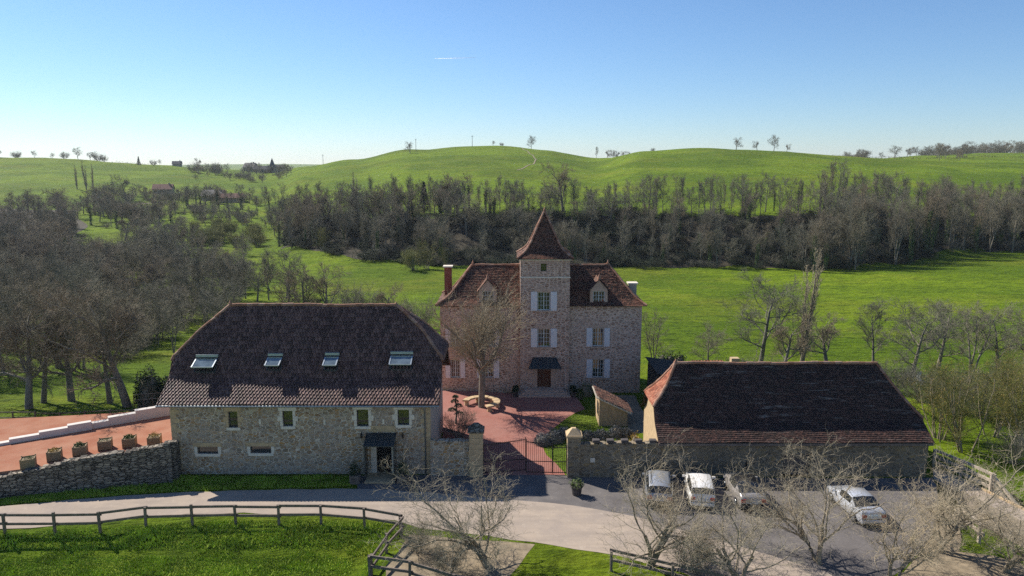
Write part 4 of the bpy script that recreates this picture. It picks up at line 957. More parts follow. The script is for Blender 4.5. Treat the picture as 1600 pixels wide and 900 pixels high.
# stepped white walls on the terrace
edge = [(-20, 700), (0, 693), (20, 684), (62, 679), (62, 672), (103, 669), (103, 662), (128, 659), (143, 650), (162, 651), (162, 644), (202, 640), (202, 634), (255, 630), (267, 622)]
WA_, WE_ = Vector((*on_z(-40, 702, TZ), 0)), Vector((*on_z(268, 649, TZ), 0))
STEPS = [(0, .162, .2, 0.0), (.158, .302, .36, .04), (.298, .442, .5, .1), (.438, .56, .64, .14), (.55, .645, .46, .3), (.64, .79, .68, .34), (.786, 1.0, .86, .38)]
tw = thing('stepped_terrace_wall', 'low white stepped stone wall crossing the red terrace', 'wall', None, (-32, 54, TZ))
for a, b, h, jog in STEPS:
    p, q = WA_.lerp(WE_, a), WA_.lerp(WE_, b); s = MB(); s.beam((p.x, p.y + jog, TZ + h / 2 - 0.02), (q.x, q.y + jog * .98, TZ + h / 2 - 0.02), 0.5, h); s.build('wall_block', M['whitewall'], tw, bevel=0.015)
reroot(tw)
rl = thing('terrace_railing', 'thin metal railing above the white wall beside the tall barn', 'railing', None, (-27, 58, TZ))
p, q = Vector((*on_z(208, 650, TZ), TZ + .65)), Vector((*on_z(266, 645, TZ), TZ + .65)); p.y += .3; q.y += .3
for k in range(5):
    c = p.lerp(q, k / 4); s = MB(); s.tube([c, c + Vector((0, 0, 1.0))], 0.03, 6); s.build('post', M['iron'], rl)
for z in (1.0, 0.55):
    s = MB(); s.tube([p + Vector((0, 0, z)), q + Vector((0, 0, z))], 0.025, 6); s.build('rail', M['iron'], rl)
reroot(rl)

# ------------------------------------------------------------------ fences
def fence(label, posts, mat, h=1.3, rails=(1.15, 0.58), name='wooden_fence', sw=0.13, rh=0.15, rw=0.07, side=-1, brk=True):
    r = thing(name, label, 'fence', None, (posts[0][0], posts[0][1], 0)); T = []
    for i, (x, y) in enumerate(posts):
        z = gz(x, y); lean = (random.uniform(-.05, .05), random.uniform(-.05, .05)); hh = h + random.uniform(-.06, .06)
        s = MB(); s.hexa([(x - sw / 2, y - sw / 2, z - .3), (x + sw / 2, y - sw / 2, z - .3), (x + sw / 2, y + sw / 2, z - .3), (x - sw / 2, y + sw / 2, z - .3)] + [(x + lean[0] + a * sw / 2, y + lean[1] + b * sw / 2, z + hh) for a, b in ((-1, -1), (1, -1), (1, 1), (-1, 1))]); s.build('post', mat, r)
        T.append((x, y, z, lean))
    for a, b in zip(T, T[1:]):
        d = Vector((b[0] - a[0], b[1] - a[1], 0)).normalized(); n = Vector((d.y, -d.x, 0)) * side * (sw / 2 + rw / 2 + 0.01)
        up = random.choice((0, 0.03, -0.03)) if brk else 0
        for zr in rails:
            p = Vector((a[0] + a[3][0] * zr / h, a[1] + a[3][1] * zr / h, a[2] + zr + up)) + n - d * 0.12; q = Vector((b[0] + b[3][0] * zr / h, b[1] + b[3][1] * zr / h, b[2] + zr + up + random.uniform(-.03, .03))) + n + d * 0.12
            s = MB(); s.beam(p, q, rw, rh); s.build('rail', mat, r)
    reroot(r); return r
F1 = [on_z(*p) for p in ((-140, 840), (-65, 836), (8, 832), (86, 832), (157, 831), (228, 823), (301, 821), (369, 820), (436, 820), (502, 820), (570, 825), (626, 835))]
fence('long weathered two-rail fence between the lane and the paddock grass', F1, M['wood_fence'])
fence('short weathered fence run turning from the lane down towards the viewer', [on_z(628, 838), on_z(604, 862), (on_z(580, 892))], M['wood_fence'], 1.25)
fence('weathered two-rail fence leaving the bottom corner post below the bare tree', [on_z(578, 896), on_z(640, 912), (-2.9, 34.0), (-0.8, 33.2)], M['wood_fence'], 1.25)
fence('weathered fence running down between the bare trees below the lane', [on_z(955, 892), on_z(1050, 915), on_z(1150, 940)], M['wood_fence'], 1.2)
B1 = [Vector((*on_z(1457, 728), 0)), Vector((*on_z(1500, 746), 0)), Vector((*on_z(1547, 768), 0)), Vector((*on_z(1597, 792), 0)), Vector((*on_z(1660, 822), 0)), Vector((*on_z(1730, 856), 0))]
fence('bleached two-rail fence on the far side of the path at the right', [(p.x, p.y) for p in B1], M['wood_pale'], 1.25, (1.12, 0.66, 0.22), rh=0.17, rw=0.16, sw=0.16)
fence('short bleached fence stub on the near side of the path', [on_z(1498, 815), on_z(1530, 842)], M['wood_pale'], 1.15, (1.02, 0.5), rh=0.17, rw=0.16, sw=0.16)
pp = [(p.x - 0.2, p.y - 0.35) for p in B1]; pn_ = [(p.x - 1.2, p.y - 2.3) for p in B1][::-1]
pm = MB()
for k in range(len(B1) - 1):
    a, b = pp[k], pp[k + 1]; c, d = pn_[len(B1) - 2 - k], pn_[len(B1) - 1 - k]
    pm.hexa([(*a, -1.9), (*b, -1.9), (*c, -1.9), (*d, -1.9), (*a, 0.02), (*b, 0.02), (*c, 0.02), (*d, 0.02)])
tag(pm.build('path', M['road']), 'pale path on a low causeway beside the bleached fence', kind='structure')
kb = thing('causeway_kerb', 'pale stone kerb blocks along the near edge of the fenced path', 'kerb', None, (pn_[0][0], pn_[0][1], 0))
for k in range(len(B1) - 1):
    a, b = Vector((*pp[k], 0.06)), Vector((*pp[k + 1], 0.06)); n = 4
    for j in range(n):
        s = MB(); s.beam(a.lerp(b, j / n + 0.01), a.lerp(b, (j + 1) / n - 0.01), 0.2, 0.14); s.build('kerb_block', M['limestone_tan'], kb, bevel=0.015)
reroot(kb)
# rustic fence behind the terrace
G1 = [(-60 + k * 2.0, 58.2 + 0.11 * k + 0.25 * math.sin(k)) for k in range(18)]
fence('thin stake fence behind the terrace under the bare oaks', G1, M['wood_fence'], 1.1, (0.95, 0.5), rh=0.07, rw=0.05, sw=0.09)

# ------------------------------------------------------------------ courtyard things
tx, ty = on_z(752, 636)
bn = thing('stone_bench', 'curved pale stone bench round the courtyard tree', 'bench', None, (tx, ty, 0))
for k in range(9):
    t0 = R(-70 + k * 27); t1 = R(-70 + (k + 1) * 27 - 2); s = MB(); ri, ro_ = 1.15, 1.75
    s.hexa([(tx + ri * math.cos(t0), ty + ri * math.sin(t0), .42), (tx + ro_ * math.cos(t0), ty + ro_ * math.sin(t0), .42), (tx + ro_ * math.cos(t1), ty + ro_ * math.sin(t1), .42), (tx + ri * math.cos(t1), ty + ri * math.sin(t1), .42), (tx + ri * math.cos(t0), ty + ri * math.sin(t0), .58), (tx + ro_ * math.cos(t0), ty + ro_ * math.sin(t0), .58), (tx + ro_ * math.cos(t1), ty + ro_ * math.sin(t1), .58), (tx + ri * math.cos(t1), ty + ri * math.sin(t1), .58)]); s.build('seat_slab', M['limestone_tan'], bn, bevel=0.03)
    if k % 2 == 0:
        t = (t0 + t1) / 2; s = MB(); s.tube([(tx + 1.45 * math.cos(t), ty + 1.45 * math.sin(t), 0), (tx + 1.45 * math.cos(t), ty + 1.45 * math.sin(t), .42)], [0.22, 0.18], 8); s.build('foot', M['limestone_tan'], bn)
reroot(bn)
x, y = on_z(712, 662); tp_ = thing('clipped_evergreen', 'dark green cloud-clipped evergreen by the barn corner', 'topiary', None, (x, y, 0))
s = MB(); s.tube([(x, y, 0), (x + .1, y, 1.0), (x, y, 2.3)], [0.09, 0.07, 0.03], 6); s.build('trunk', M['bark'], tp_)
for k, (dx, dz, r_) in enumerate(((0.3, 0.9, .42), (-0.25, 1.25, .38), (0.25, 1.6, .38), (-0.05, 2.0, .36), (0.0, 2.4, .28))):
    V, Qd = leaf_cloud(260, dome((x + dx, y, dz - .1), (r_, r_, r_ * .7), 0.7), 0.08, 70 + k); link('leaf_pad', np_mesh('leaf_pad', V, Qd), M['leaf_dark'], tp_)
reroot(tp_)
def blobs(name, label, parts, mat, cat='shrub', n=900, size=0.09, seed=1):
    r = thing(name, label, cat, None, parts[0][0])
    Vs, Qs, k = [], [], 0
    for i, (c, rad) in enumerate(parts):
        V, Qd = leaf_cloud(n, dome(c, rad, 0.72), size, seed + i, 0.8); Vs.append(V); Qs.append(Qd + k); k += len(V)
    link('foliage', np_mesh('foliage', np.concatenate(Vs), np.concatenate(Qs)), mat, r)
    s = MB()
    for c, rad in parts: s.blob((c[0], c[1], c[2]), (rad[0] * .75, rad[1] * .75, rad[2] * .75), 9, 6, 0.1)
    s.build('inner_stems', M['bark'], r, smooth=True); reroot(r)
gl = lambda px, py: (*on_z(px, py), 0.0)
blobs('lavender_bush', 'big rounded grey lavender clump behind the gate', [(gl(848, 694), (0.75, .7, .95)), (gl(866, 690), (0.8, .8, 1.05)), (gl(880, 684), (0.65, .7, .9))], M['leaf_grey'], seed=5)
blobs('lavender_hedge', 'low row of grey lavender behind the garden wall', [(gl(918, 686), (.7, .6, .7)), (gl(940, 685), (.7, .6, .75)), (gl(963, 682), (.75, .7, .9)), (gl(978, 682), (.6, .6, .75))], M['leaf_grey'], seed=15)
blobs('golden_shrub', 'yellow-leaved shrub beside the end wall of the low barn', [((9.3, 53.2, 0), (0.6, .7, 1.5)), ((9.1, 51.6, 0), (.6, .7, .9)), ((8.5, 50.4, 0), (.6, .6, .7))], M['leaf_gold'], n=420, size=0.1, seed=25)
blobs('round_shrub', 'pale grey-green shrub against the manor right of the door', [((7.0, 66.8, 0), (.75, .6, 1.35)), ((6.3, 66.6, 0), (.45, .45, .8))], M['leaf_green'], n=700, seed=35)
blobs('evergreen_bush', 'big dark evergreen bush left of the tall barn', [((-33.0, 64.5, 0.0), (1.5, 1.4, 3.4)), ((-31.4, 64.8, 0), (1.1, 1.0, 2.4))], M['leaf_dark'], n=2600, size=0.13, seed=45)
for i, (px, py) in enumerate(((1035, 572), (1048, 570), (1062, 571))):
    x, y = on_z(px, py, -0.5); blobs('round_conifer', ['leftmost', 'middle', 'rightmost'][i] + ' of three dark round bushes behind the timber shed', [((x, y, gz(x, y)), (.9, .9, 2.0))], M['leaf_dark'], n=700, size=0.12, seed=55 + i)
x, y = on_z(1438, 606, -1.5); wc = thing('garden_chair', 'small white slatted garden chair among bare trees behind the low barn', 'chair', None, (x, y, gz(x, y)))
for k in range(4):
    s = MB(); s.box(-.3 + k * .17, -.18 + k * .17, .25, .3, .45, 1.35); s.build('back_slat', M['frame_white'], wc)
    s = MB(); s.box((-.3, .24, -.3, .24)[k], (-.24, .3, -.24, .3)[k], (-.3, -.3, .2, .2)[k], (-.24, -.24, .26, .26)[k], 0, .42); s.build('leg', M['frame_white'], wc)
s = MB(); s.box(-.32, .32, -.32, .3, .42, .47); s.build('seat', M['frame_white'], wc); wc.scale = (1.0, 1.0, 1.0); wc.rotation_euler.z = .4

# ------------------------------------------------------------------ cars
def car(label, x, y, rz, body_mat, L=4.3, W=1.76, Hh=1.46, style='hatch', roof_mat=None):
    r = thing('parked_car', label, 'car', 'cars parked along the low barn', (x, y, 0.02), rz)
    # y runs from tail (0) to nose (L)
    if style == 'hatch':   st = [(0, .55, .55), (.03, .86, .86), (.12, .98, 1.0), (.32, 1.0, 1.32), (.55, 1.0, 1.42), (1.2, .99, 1.46), (2.0, .97, 1.46), (2.45, .96, 1.40), (3.25, .94, .97), (3.4, .93, .945), (4.0, .82, .83), (4.22, .70, .70), (4.3, .5, .5)]
    elif style == 'estate': st = [(0, .58, .58), (.03, .9, .9), (.12, 1.0, 1.02), (.3, 1.02, 1.42), (.5, 1.02, 1.5), (1.2, 1.01, 1.54), (2.1, .99, 1.54), (2.6, .97, 1.47), (3.35, .95, .99), (3.5, .94, .955), (4.05, .85, .86), (4.25, .72, .72), (4.3, .5, .5)]
    elif style == 'coupe': st = [(0, .6, .6), (.04, .92, .92), (.14, 1.02, 1.04), (.45, 1.03, 1.12), (1.25, 1.0, 1.46), (1.7, .99, 1.52), (2.2, .97, 1.5), (2.6, .95, 1.42), (3.35, .93, .98), (3.5, .92, .945), (4.05, .84, .85), (4.25, .72, .72), (4.3, .5, .5)]
    else:                  st = [(0, .55, .55), (.03, .84, .84), (.1, .95, .95), (.72, .97, .985), (1.3, .95, 1.38), (1.7, .95, 1.43), (2.2, .94, 1.43), (2.55, .93, 1.36), (3.25, .91, .94), (3.4, .9, .915), (4.0, .8, .81), (4.22, .68, .68), (4.3, .48, .48)]
    k = L / 4.3; hw = W / 2; kz = Hh / max(s_[2] for s_ in st)
    rows = []
    for (yy, belt, top) in st:
        e = min(1, 0.80 + 0.2 * math.sin(math.pi * min(1, max(0, (yy + .28) / 4.86)))**0.6)
        b = hw * e; belt *= kz; top *= kz; g = max(0.0, top - belt)
        in_ = b * (0.965 - 0.30 * g / 0.5 * 0.6)
        rows.append([(b * .9, .22), (b * .99, .34), (b, .58 if belt > .6 else belt * .8), (b * .97, belt - 0.03), (b * .94, belt), (in_, belt + g * .82), (in_ * .86, belt + g * .97), (0, top + (.025 if g > .2 else .015))])
    V, body, glass, roofs = [], [], {'rear_window': [], 'windscreen': [], 'side_window': []}, []
    n = 8; full = 15
    for (yy, _, _), rw in zip(st, rows):
        for (a, z) in rw: V.append((-a, yy * k, z))
        for (a, z) in rw[:-1][::-1]: V.append((a, yy * k, z))
    for i in range(len(st) - 1):
        ga = st[i][2] - st[i][1]; gb = st[i + 1][2] - st[i + 1][1]
        for j in range(full - 1):
            f = (i * full + j, i * full + j + 1, (i + 1) * full + j + 1, (i + 1) * full + j)
            jj = min(j, full - 2 - j)
            if jj == 4 and ga > .3 and gb > .3: glass['side_window'].append(f)
            elif jj >= 5 and abs(gb - ga) > .22 and max(ga, gb) > .3 and min(ga, gb) < .38:
                glass['rear_window' if gb > ga else 'windscreen'].append(f)
            elif jj >= 5 and ga > .25 and gb > .25: roofs.append(f)
            else: body.append(f)
    def part(nm, faces, mat, smooth=True, bulge=0.0):
        if not faces: return
        used = sorted({q for f in faces for q in f}); mp = {q: t for t, q in enumerate(used)}
        me = bpy.data.meshes.new(nm); me.from_pydata([V[q] for q in used], [], [tuple(mp[q] for q in f) for f in faces]); me.update(); return link(nm, me, mat, r, smooth)
    part('body', body, body_mat); part('roof', roofs, roof_mat or body_mat)
    for nm, fs in glass.items():
        if nm == 'side_window':
            part(nm, [f for f in fs if V[f[0]][0] < 0], M['carglass']); part(nm, [f for f in fs if V[f[0]][0] > 0], M['carglass'])
        else: part(nm, fs, M['carglass'])
    s = MB(); s.box(-hw * .82, hw * .82, .15 * k, L * .97, .16, .3); s.build('underbody', M['plastic'], r)
    for yy in (.82 * k, 3.45 * k):
        for sd in (-1, 1):
            xx = sd * (hw - .1); t = MB(); t.tube([(xx - .1, yy, .31), (xx - .085, yy, .31), (xx + .085, yy, .31), (xx + .1, yy, .31)], [.26, .315, .315, .26], 18); wh = t.build('wheel', M['tyre'], r, smooth=False)
            t = MB(); t.tube([(xx + sd * .09, yy, .31), (xx + sd * .112, yy, .31)], [.21, .19], 14); t.build('rim', M['rim'], wh)
    for sd in (-1, 1):
        e = rows[2][3][0]; s = MB(); s.box(min(sd * e * .98, sd * e * .60), max(sd * e * .98, sd * e * .60), -.015, .14, st[1][1] * kz - .24, st[1][1] * kz - .03); s.build('taillight', M['taillight'], r, bevel=0.02)
        s = MB(); s.box(min(sd * hw * .8, sd * hw * .5), max(sd * hw * .8, sd * hw * .5), L - .2, L - .02, .55, .7); s.build('headlight', M['headlight'], r, bevel=0.02)
        s = MB(); s.box(min(sd * hw * .98, sd * (hw + .2)), max(sd * hw * .98, sd * (hw + .2)), 2.95 * k, 3.08 * k, .92, 1.06); s.build('mirror', body_mat, r, bevel=0.03)
        for yy in (1.35 * k, 2.15 * k):
            s = MB(); s.box(min(sd * hw * .985, sd * (hw + .012)), max(sd * hw * .985, sd * (hw + .012)), yy, yy + .17, .8, .835); s.build('door_handle', M['plastic'] if style == 'hatch' else body_mat, r)
    s = MB(); s.box(-hw * .86, hw * .86, -.05, .12, .28, .5); s.build('rear_bumper', M['plastic'] if style in ('estate', 'coupe') else body_mat, r, bevel=0.04)
    s = MB(); s.box(-.26, .26, -.062, -.051 + .02, .56, .67) if False else s.box(-.26, .26, -.03, .02, .58, .69); s.build('number_plate', M['plate'], r)
    if style == 'estate':
        for sd in (-1, 1):
            s = MB(); s.tube([(sd * hw * .62, .5, Hh - .02), (sd * hw * .62, .65, Hh + .05), (sd * hw * .62, 2.3, Hh + .05), (sd * hw * .62, 2.45, Hh - .02)], .02, 6); s.build('roof_rail', M['rim'], r)
    return r
car('silver grey estate car with red tail lights nearest the garden wall', 9.3, 43.55, R(-10), paint('paint_silver_grey', hexc('a3a5a8')), 4.35, 1.8, 1.55, 'estate')
car('white hatchback second from the garden wall', 12.0, 43.45, R(-9), paint('paint_white', hexc('eeeae4'), 0.0), 4.1, 1.75, 1.5, 'hatch')
car('bronze grey sloping-back car third from the garden wall', 15.1, 43.1, R(-2), paint('paint_bronze_grey', hexc('b5ada6'), 0.4), 4.45, 1.85, 1.5, 'coupe', paint('paint_black_roof', (0.02, 0.02, 0.022), 0.2))
car('pale silver saloon half hidden behind branches near the footpath', 21.7, 41.2, R(4), paint('paint_pale_silver', hexc('d4d6da'), 0.4), 4.4, 1.76, 1.43, 'saloon')

# ------------------------------------------------------------------ trees: grown branch by branch
def unit(a): return a / np.maximum(1e-9, np.linalg.norm(a, axis=-1, keepdims=True))
def run_branches(g, start, d, L, r0, seg, wig, up, tip=0.35):
    n = len(start); P = np.zeros((n, seg + 1, 3)); P[:, 0] = start; dd = unit(d)
    for k in range(seg):
        dd = unit(dd + g.normal(size=(n, 3)) * wig + np.array([0, 0, up])); P[:, k + 1] = P[:, k] + dd * (L / seg)[:, None]
    Rr = r0[:, None] * (1 - (1 - tip) * np.linspace(0, 1, seg + 1))[None]
    return P, Rr
def grow(seed, stems, levels):
    g = np.random.default_rng(seed); n = stems['n']
    az = g.uniform(0, 2 * np.pi, n); sp = stems.get('spread', 0.05) * g.uniform(0.4, 1.2, n)
    d = np.stack([np.cos(az) * np.sin(sp), np.sin(az) * np.sin(sp), np.cos(sp)], 1)
    st = np.stack([np.cos(az), np.sin(az), np.zeros(n)], 1) * stems.get('base', 0.0) * g.uniform(.3, 1, n)[:, None]; st[:, 2] = -0.15
    L = stems['L'] * g.uniform(.85, 1.1, n) if n > 1 else np.full(n, stems['L'])
    out_ = [run_branches(g, st, d, L, np.full(n, stems['r']), stems['seg'], stems['wig'], stems['up'], stems.get('tip', 0.4)) + (stems.get('sides', 7),)]
    LL = L
    for lv in levels:
        P, Rr, _ = out_[-1]; nb = len(P); c = lv['n']; seg = P.shape[1] - 1
        b = np.repeat(np.arange(nb), c); m = len(b)
        t = lv['t0'] + (lv['t1'] - lv['t0']) * ((np.tile(np.arange(c), nb) + g.uniform(0, 1, m)) / c)
        f = t * seg; i = np.clip(f.astype(int), 0, seg - 1); fr = (f - i)[:, None]
        p = P[b, i] * (1 - fr) + P[b, i + 1] * fr; tan = unit(P[b, i + 1] - P[b, i]); rad = Rr[b, i] * (1 - fr[:, 0]) + Rr[b, i + 1] * fr[:, 0]
        a = np.radians(lv['ang'] + g.normal(size=m) * lv.get('sd', 10)); e1 = unit(np.cross(tan, np.where(np.abs(tan[:, 2:3]) < 0.9, np.array([0, 0, 1.0]), np.array([0, 1.0, 0])))); e2 = np.cross(tan, e1)
        azm = np.tile(np.arange(c), nb) * 2.39996 + np.repeat(g.uniform(0, 6.28, nb), c) + g.normal(size=m) * .35; q = e1 * np.cos(azm)[:, None] + e2 * np.sin(azm)[:, None]
        d = tan * np.cos(a)[:, None] + q * np.sin(a)[:, None]
        ln = LL[b] * lv['ratio'] * g.uniform(.6, 1.2, m) * (1 - lv.get('tl', 0.4) * t)
        r0 = np.maximum(lv.get('rmin', 0.01), np.minimum(rad * 0.95, rad * lv.get('rr', 0.6)))
        out_.append(run_branches(g, p, d, ln, r0, lv['seg'], lv['wig'], lv['up'], lv.get('tip', 0.4)) + (lv.get('sides', 3),)); LL = ln
    return out_
def tubes(levels):
    Vs, Qs, k0 = [], [], 0
    for P, Rr, sides in levels:
        n, s1, _ = P.shape
        tan = np.zeros_like(P); tan[:, 1:-1] = P[:, 2:] - P[:, :-2]; tan[:, 0] = P[:, 1] - P[:, 0]; tan[:, -1] = P[:, -1] - P[:, -2]; tan = unit(tan)
        ref = np.where(np.abs(tan[..., 2:3]) < 0.9, np.array([0, 0, 1.0]), np.array([0, 1.0, 0])); a = unit(np.cross(tan, ref)); b = np.cross(a, tan)
        th = np.arange(sides) * 2 * np.pi / sides
        V = P[:, :, None] + (a[:, :, None] * np.cos(th)[None, None, :, None] + b[:, :, None] * np.sin(th)[None, None, :, None]) * Rr[:, :, None, None]
        idx = np.arange(n * s1 * sides).reshape(n, s1, sides)
        q = np.stack([idx[:, :-1], np.roll(idx, -1, 2)[:, :-1], np.roll(idx, -1, 2)[:, 1:], idx[:, 1:]], -1).reshape(-1, 4)
        Vs.append(V.reshape(-1, 3)); Qs.append(q + k0); k0 += len(Vs[-1])
    return np.concatenate(Vs), np.concatenate(Qs)
PROTO = {}
def proto(key, seed, stems, levels, cut, tmat, cmat, ivy=0, leaf=None):
    Ls = grow(seed, stems, levels)
    hmax = max(P[..., 2].max() for P, _, _ in Ls)
    Vt, Qt = tubes(Ls[:cut]); Vc, Qc = tubes(Ls[cut:])
    tm_ = np_mesh('trunk_' + key, Vt, Qt, smooth=True); tm_.materials.append(M[tmat]); cm_ = np_mesh('crown_' + key, Vc, Qc); cm_.materials.append(M[cmat])
    extra = []
    if ivy:
        P = Ls[0][0][0]; g = np.random.default_rng(seed + 3); n = ivy; f = g.uniform(0, P.shape[0] * .8, n); i = np.clip(f.astype(int), 0, len(P) - 2); c = P[i] + (P[i + 1] - P[i]) * (f - i)[:, None]
        az = g.uniform(0, 2 * np.pi, n); C = c + np.stack([np.cos(az), np.sin(az), 0 * az], 1) * (0.2 + g.uniform(0, .35, n))[:, None]
        V, Qd = leaf_cloud(n, lambda g_, n_: C, 0.2, seed); me = np_mesh('ivy_' + key, V, Qd); me.materials.append(M['leaf_ivy']); extra.append(('ivy', me))
    if leaf:
        n, size, lm = leaf; P = Ls[-1][0]; g = np.random.default_rng(seed + 4); i = g.integers(0, len(P), n); C = P[i, g.integers(1, P.shape[1], n)]
        V, Qd = leaf_cloud(n, lambda g_, n_: C + g.normal(size=(n, 3)) * .05, size, seed); me = np_mesh('buds_' + key, V, Qd); me.materials.append(M[lm]); extra.append(('young_leaves', me))
    PROTO[key] = (hmax, tm_, cm_, extra)
def lv(n, t0, t1, ang, ratio, seg, wig, up, **k): return dict(n=n, t0=t0, t1=t1, ang=ang, ratio=ratio, seg=seg, wig=wig, up=up, **k)
proto('oak', 1, dict(n=1, L=8.5, r=.26, seg=9, wig=.05, up=.08, tip=.22), [lv(11, .25, 1, 56, .6, 7, .17, .07, sides=5, rr=.5, tl=.35), lv(9, .2, 1, 46, .58, 6, .19, .06, rr=.5, sides=4, tl=.3), lv(8, .15, 1, 42, .58, 4, .2, .04, rr=.55, rmin=.014, tl=.25), lv(8, .1, 1, 40, .62, 3, .2, .03, rr=.6, rmin=.0105, tl=.2)], 2, 'bark', 'twig')
proto('oak_broad', 2, dict(n=1, L=6.2, r=.3, seg=8, wig=.06, up=.08, tip=.3), [lv(10, .3, 1, 60, .88, 8, .18, .08, sides=5, rr=.52, tl=.3), lv(9, .22, 1, 46, .52, 6, .2, .06, rr=.5, sides=4, tl=.3), lv(8, .15, 1, 42, .58, 4, .22, .04, rr=.55, rmin=.014, tl=.25), lv(7, .1, 1, 40, .62, 3, .2, .03, rr=.6, rmin=.0105, tl=.2)], 2, 'bark', 'twig_warm')
proto('ash', 3, dict(n=1, L=10, r=.2, seg=10, wig=.05, up=.08, tip=.2), [lv(13, .28, 1, 36, .42, 6, .12, .1, sides=5, rr=.48, tl=.4), lv(8, .2, 1, 38, .55, 5, .15, .1, rr=.5, tl=.3), lv(8, .15, 1, 36, .6, 4, .18, .07, rr=.55, rmin=.014, tl=.2), lv(6, .1, 1, 36, .62, 3, .2, .05, rr=.6, rmin=.0105, tl=.2)], 2, 'bark', 'twig')
proto('slim', 4, dict(n=3, L=10, r=.13, seg=9, wig=.07, up=.05, tip=.2, spread=.16, base=.3), [lv(10, .3, 1, 34, .34, 5, .14, .1, sides=4, rr=.45, tl=.4), lv(9, .15, 1, 36, .55, 4, .18, .08, rr=.5, rmin=.014, tl=.3), lv(9, .1, 1, 36, .6, 3, .2, .05, rr=.6, rmin=.011, tl=.2)], 2, 'bark', 'twig', ivy=0)
proto('ivied', 5, dict(n=1, L=9.5, r=.2, seg=9, wig=.06, up=.08, tip=.2), [lv(12, .35, 1, 46, .45, 6, .15, .08, sides=5, rr=.48, tl=.4), lv(8, .2, 1, 40, .56, 5, .18, .07, rr=.5, tl=.3), lv(8, .15, 1, 38, .6, 4, .2, .05, rr=.55, rmin=.014, tl=.2), lv(6, .1, 1, 36, .6, 3, .2, .04, rr=.6, rmin=.0105, tl=.2)], 2, 'bark', 'twig_warm', ivy=1300)
proto('poplar', 6, dict(n=3, L=12, r=.16, seg=10, wig=.03, up=.1, tip=.15, spread=.07, base=.35), [lv(30, .08, 1, 22, .2, 5, .07, .16, sides=4, rr=.35, tl=.5, rmin=.025), lv(9, .1, 1, 22, .5, 4, .1, .12, rr=.6, rmin=.013), lv(5, .1, 1, 24, .65, 3, .1, .08, rr=.6, rmin=.0105)], 2, 'bark', 'twig_pale')
proto('thicket', 7, dict(n=18, L=4.2, r=.04, seg=6, wig=.13, up=.06, tip=.3, spread=.75, base=.5, sides=4), [lv(9, .15, 1, 36, .48, 4, .16, .05, rr=.55, rmin=.012, tl=.3), lv(8, .1, 1, 36, .58, 3, .2, .03, rr=.7, rmin=.009, tl=.2), lv(4, .1, 1, 36, .6, 2, .2, .03, rr=.7, rmin=.008, tl=.2)], 1, 'bark', 'twig')
proto('bramble', 14, dict(n=16, L=3.6, r=.035, seg=5, wig=.16, up=.03, tip=.3, spread=.95, base=.6, sides=3), [lv(9, .1, 1, 40, .5, 4, .18, .03, rr=.6, rmin=.014, tl=.3), lv(8, .1, 1, 40, .6, 3, .2, .0, rr=.7, rmin=.012, tl=.2)], 1, 'bark', 'twig_dark', leaf=(2600, .13, 'leaf_dark'))
proto('willow', 8, dict(n=14, L=3.4, r=.06, seg=6, wig=.1, up=.08, tip=.3, spread=.85, base=.4, sides=4), [lv(10, .2, 1, 34, .5, 4, .14, .06, rr=.5, rmin=.014, tl=.3), lv(9, .12, 1, 34, .6, 3, .18, .03, rr=.7, rmin=.011, tl=.2), lv(3, .1, 1, 34, .6, 2, .2, .0, rr=.7, rmin=.01)], 1, 'bark', 'twig_willow', leaf=(5000, .08, 'twig_willow'))
proto('budding', 9, dict(n=8, L=6.5, r=.075, seg=7, wig=.09, up=.05, tip=.3, spread=.4, base=.6, sides=5), [lv(10, .12, 1, 38, .42, 5, .14, .05, rr=.5, rmin=.014, sides=3, tl=.3), lv(9, .12, 1, 38, .55, 4, .18, .03, rr=.6, rmin=.010, tl=.2), lv(5, .1, 1, 38, .6, 2, .2, .0, rr=.7, rmin=.007)], 1, 'bark_pale', 'twig_budding', leaf=(3500, .05, 'leaf_gold'))
proto('linden', 10, dict(n=1, L=2.0, r=.2, seg=5, wig=.04, up=.05, tip=.9, sides=10), [lv(7, .85, 1, 36, 1.9, 8, .09, .05, sides=7, rr=.58, tl=.05), lv(11, .15, 1, 42, .6, 6, .12, .06, rr=.4, sides=4, tl=.25), lv(10, .1, 1, 36, .68, 5, .1, .05, rr=.45, rmin=.010, tl=.3), lv(7, .1, 1, 32, .7, 3, .12, .04, rr=.6, rmin=.006, tl=.2)], 2, 'bark', 'twig_linden')
for k in range(3):
    proto('walnut%d' % k, 20 + k, dict(n=(2, 3, 2)[k], L=(1.9, 2.2, 2.0)[k], r=.105, seg=6, wig=.1, up=.03, tip=.75, sides=8, spread=.45, base=.2), [lv((6, 4, 6)[k], .25, 1, 44, 1.7, 10, .17, .05, sides=6, rr=.52, tl=.1), lv(9, .12, 1, 46, .54, 7, .22, .06, rr=.42, sides=5, tl=.2), lv(8, .1, 1, 46, .6, 6, .24, .06, rr=.46, sides=4, rmin=.0065, tl=.2), lv(4, .1, 1, 42, .66, 4, .26, .05, rr=.6, rmin=.0048, tl=.15)], 2, 'bark_pale', 'twig_pale')
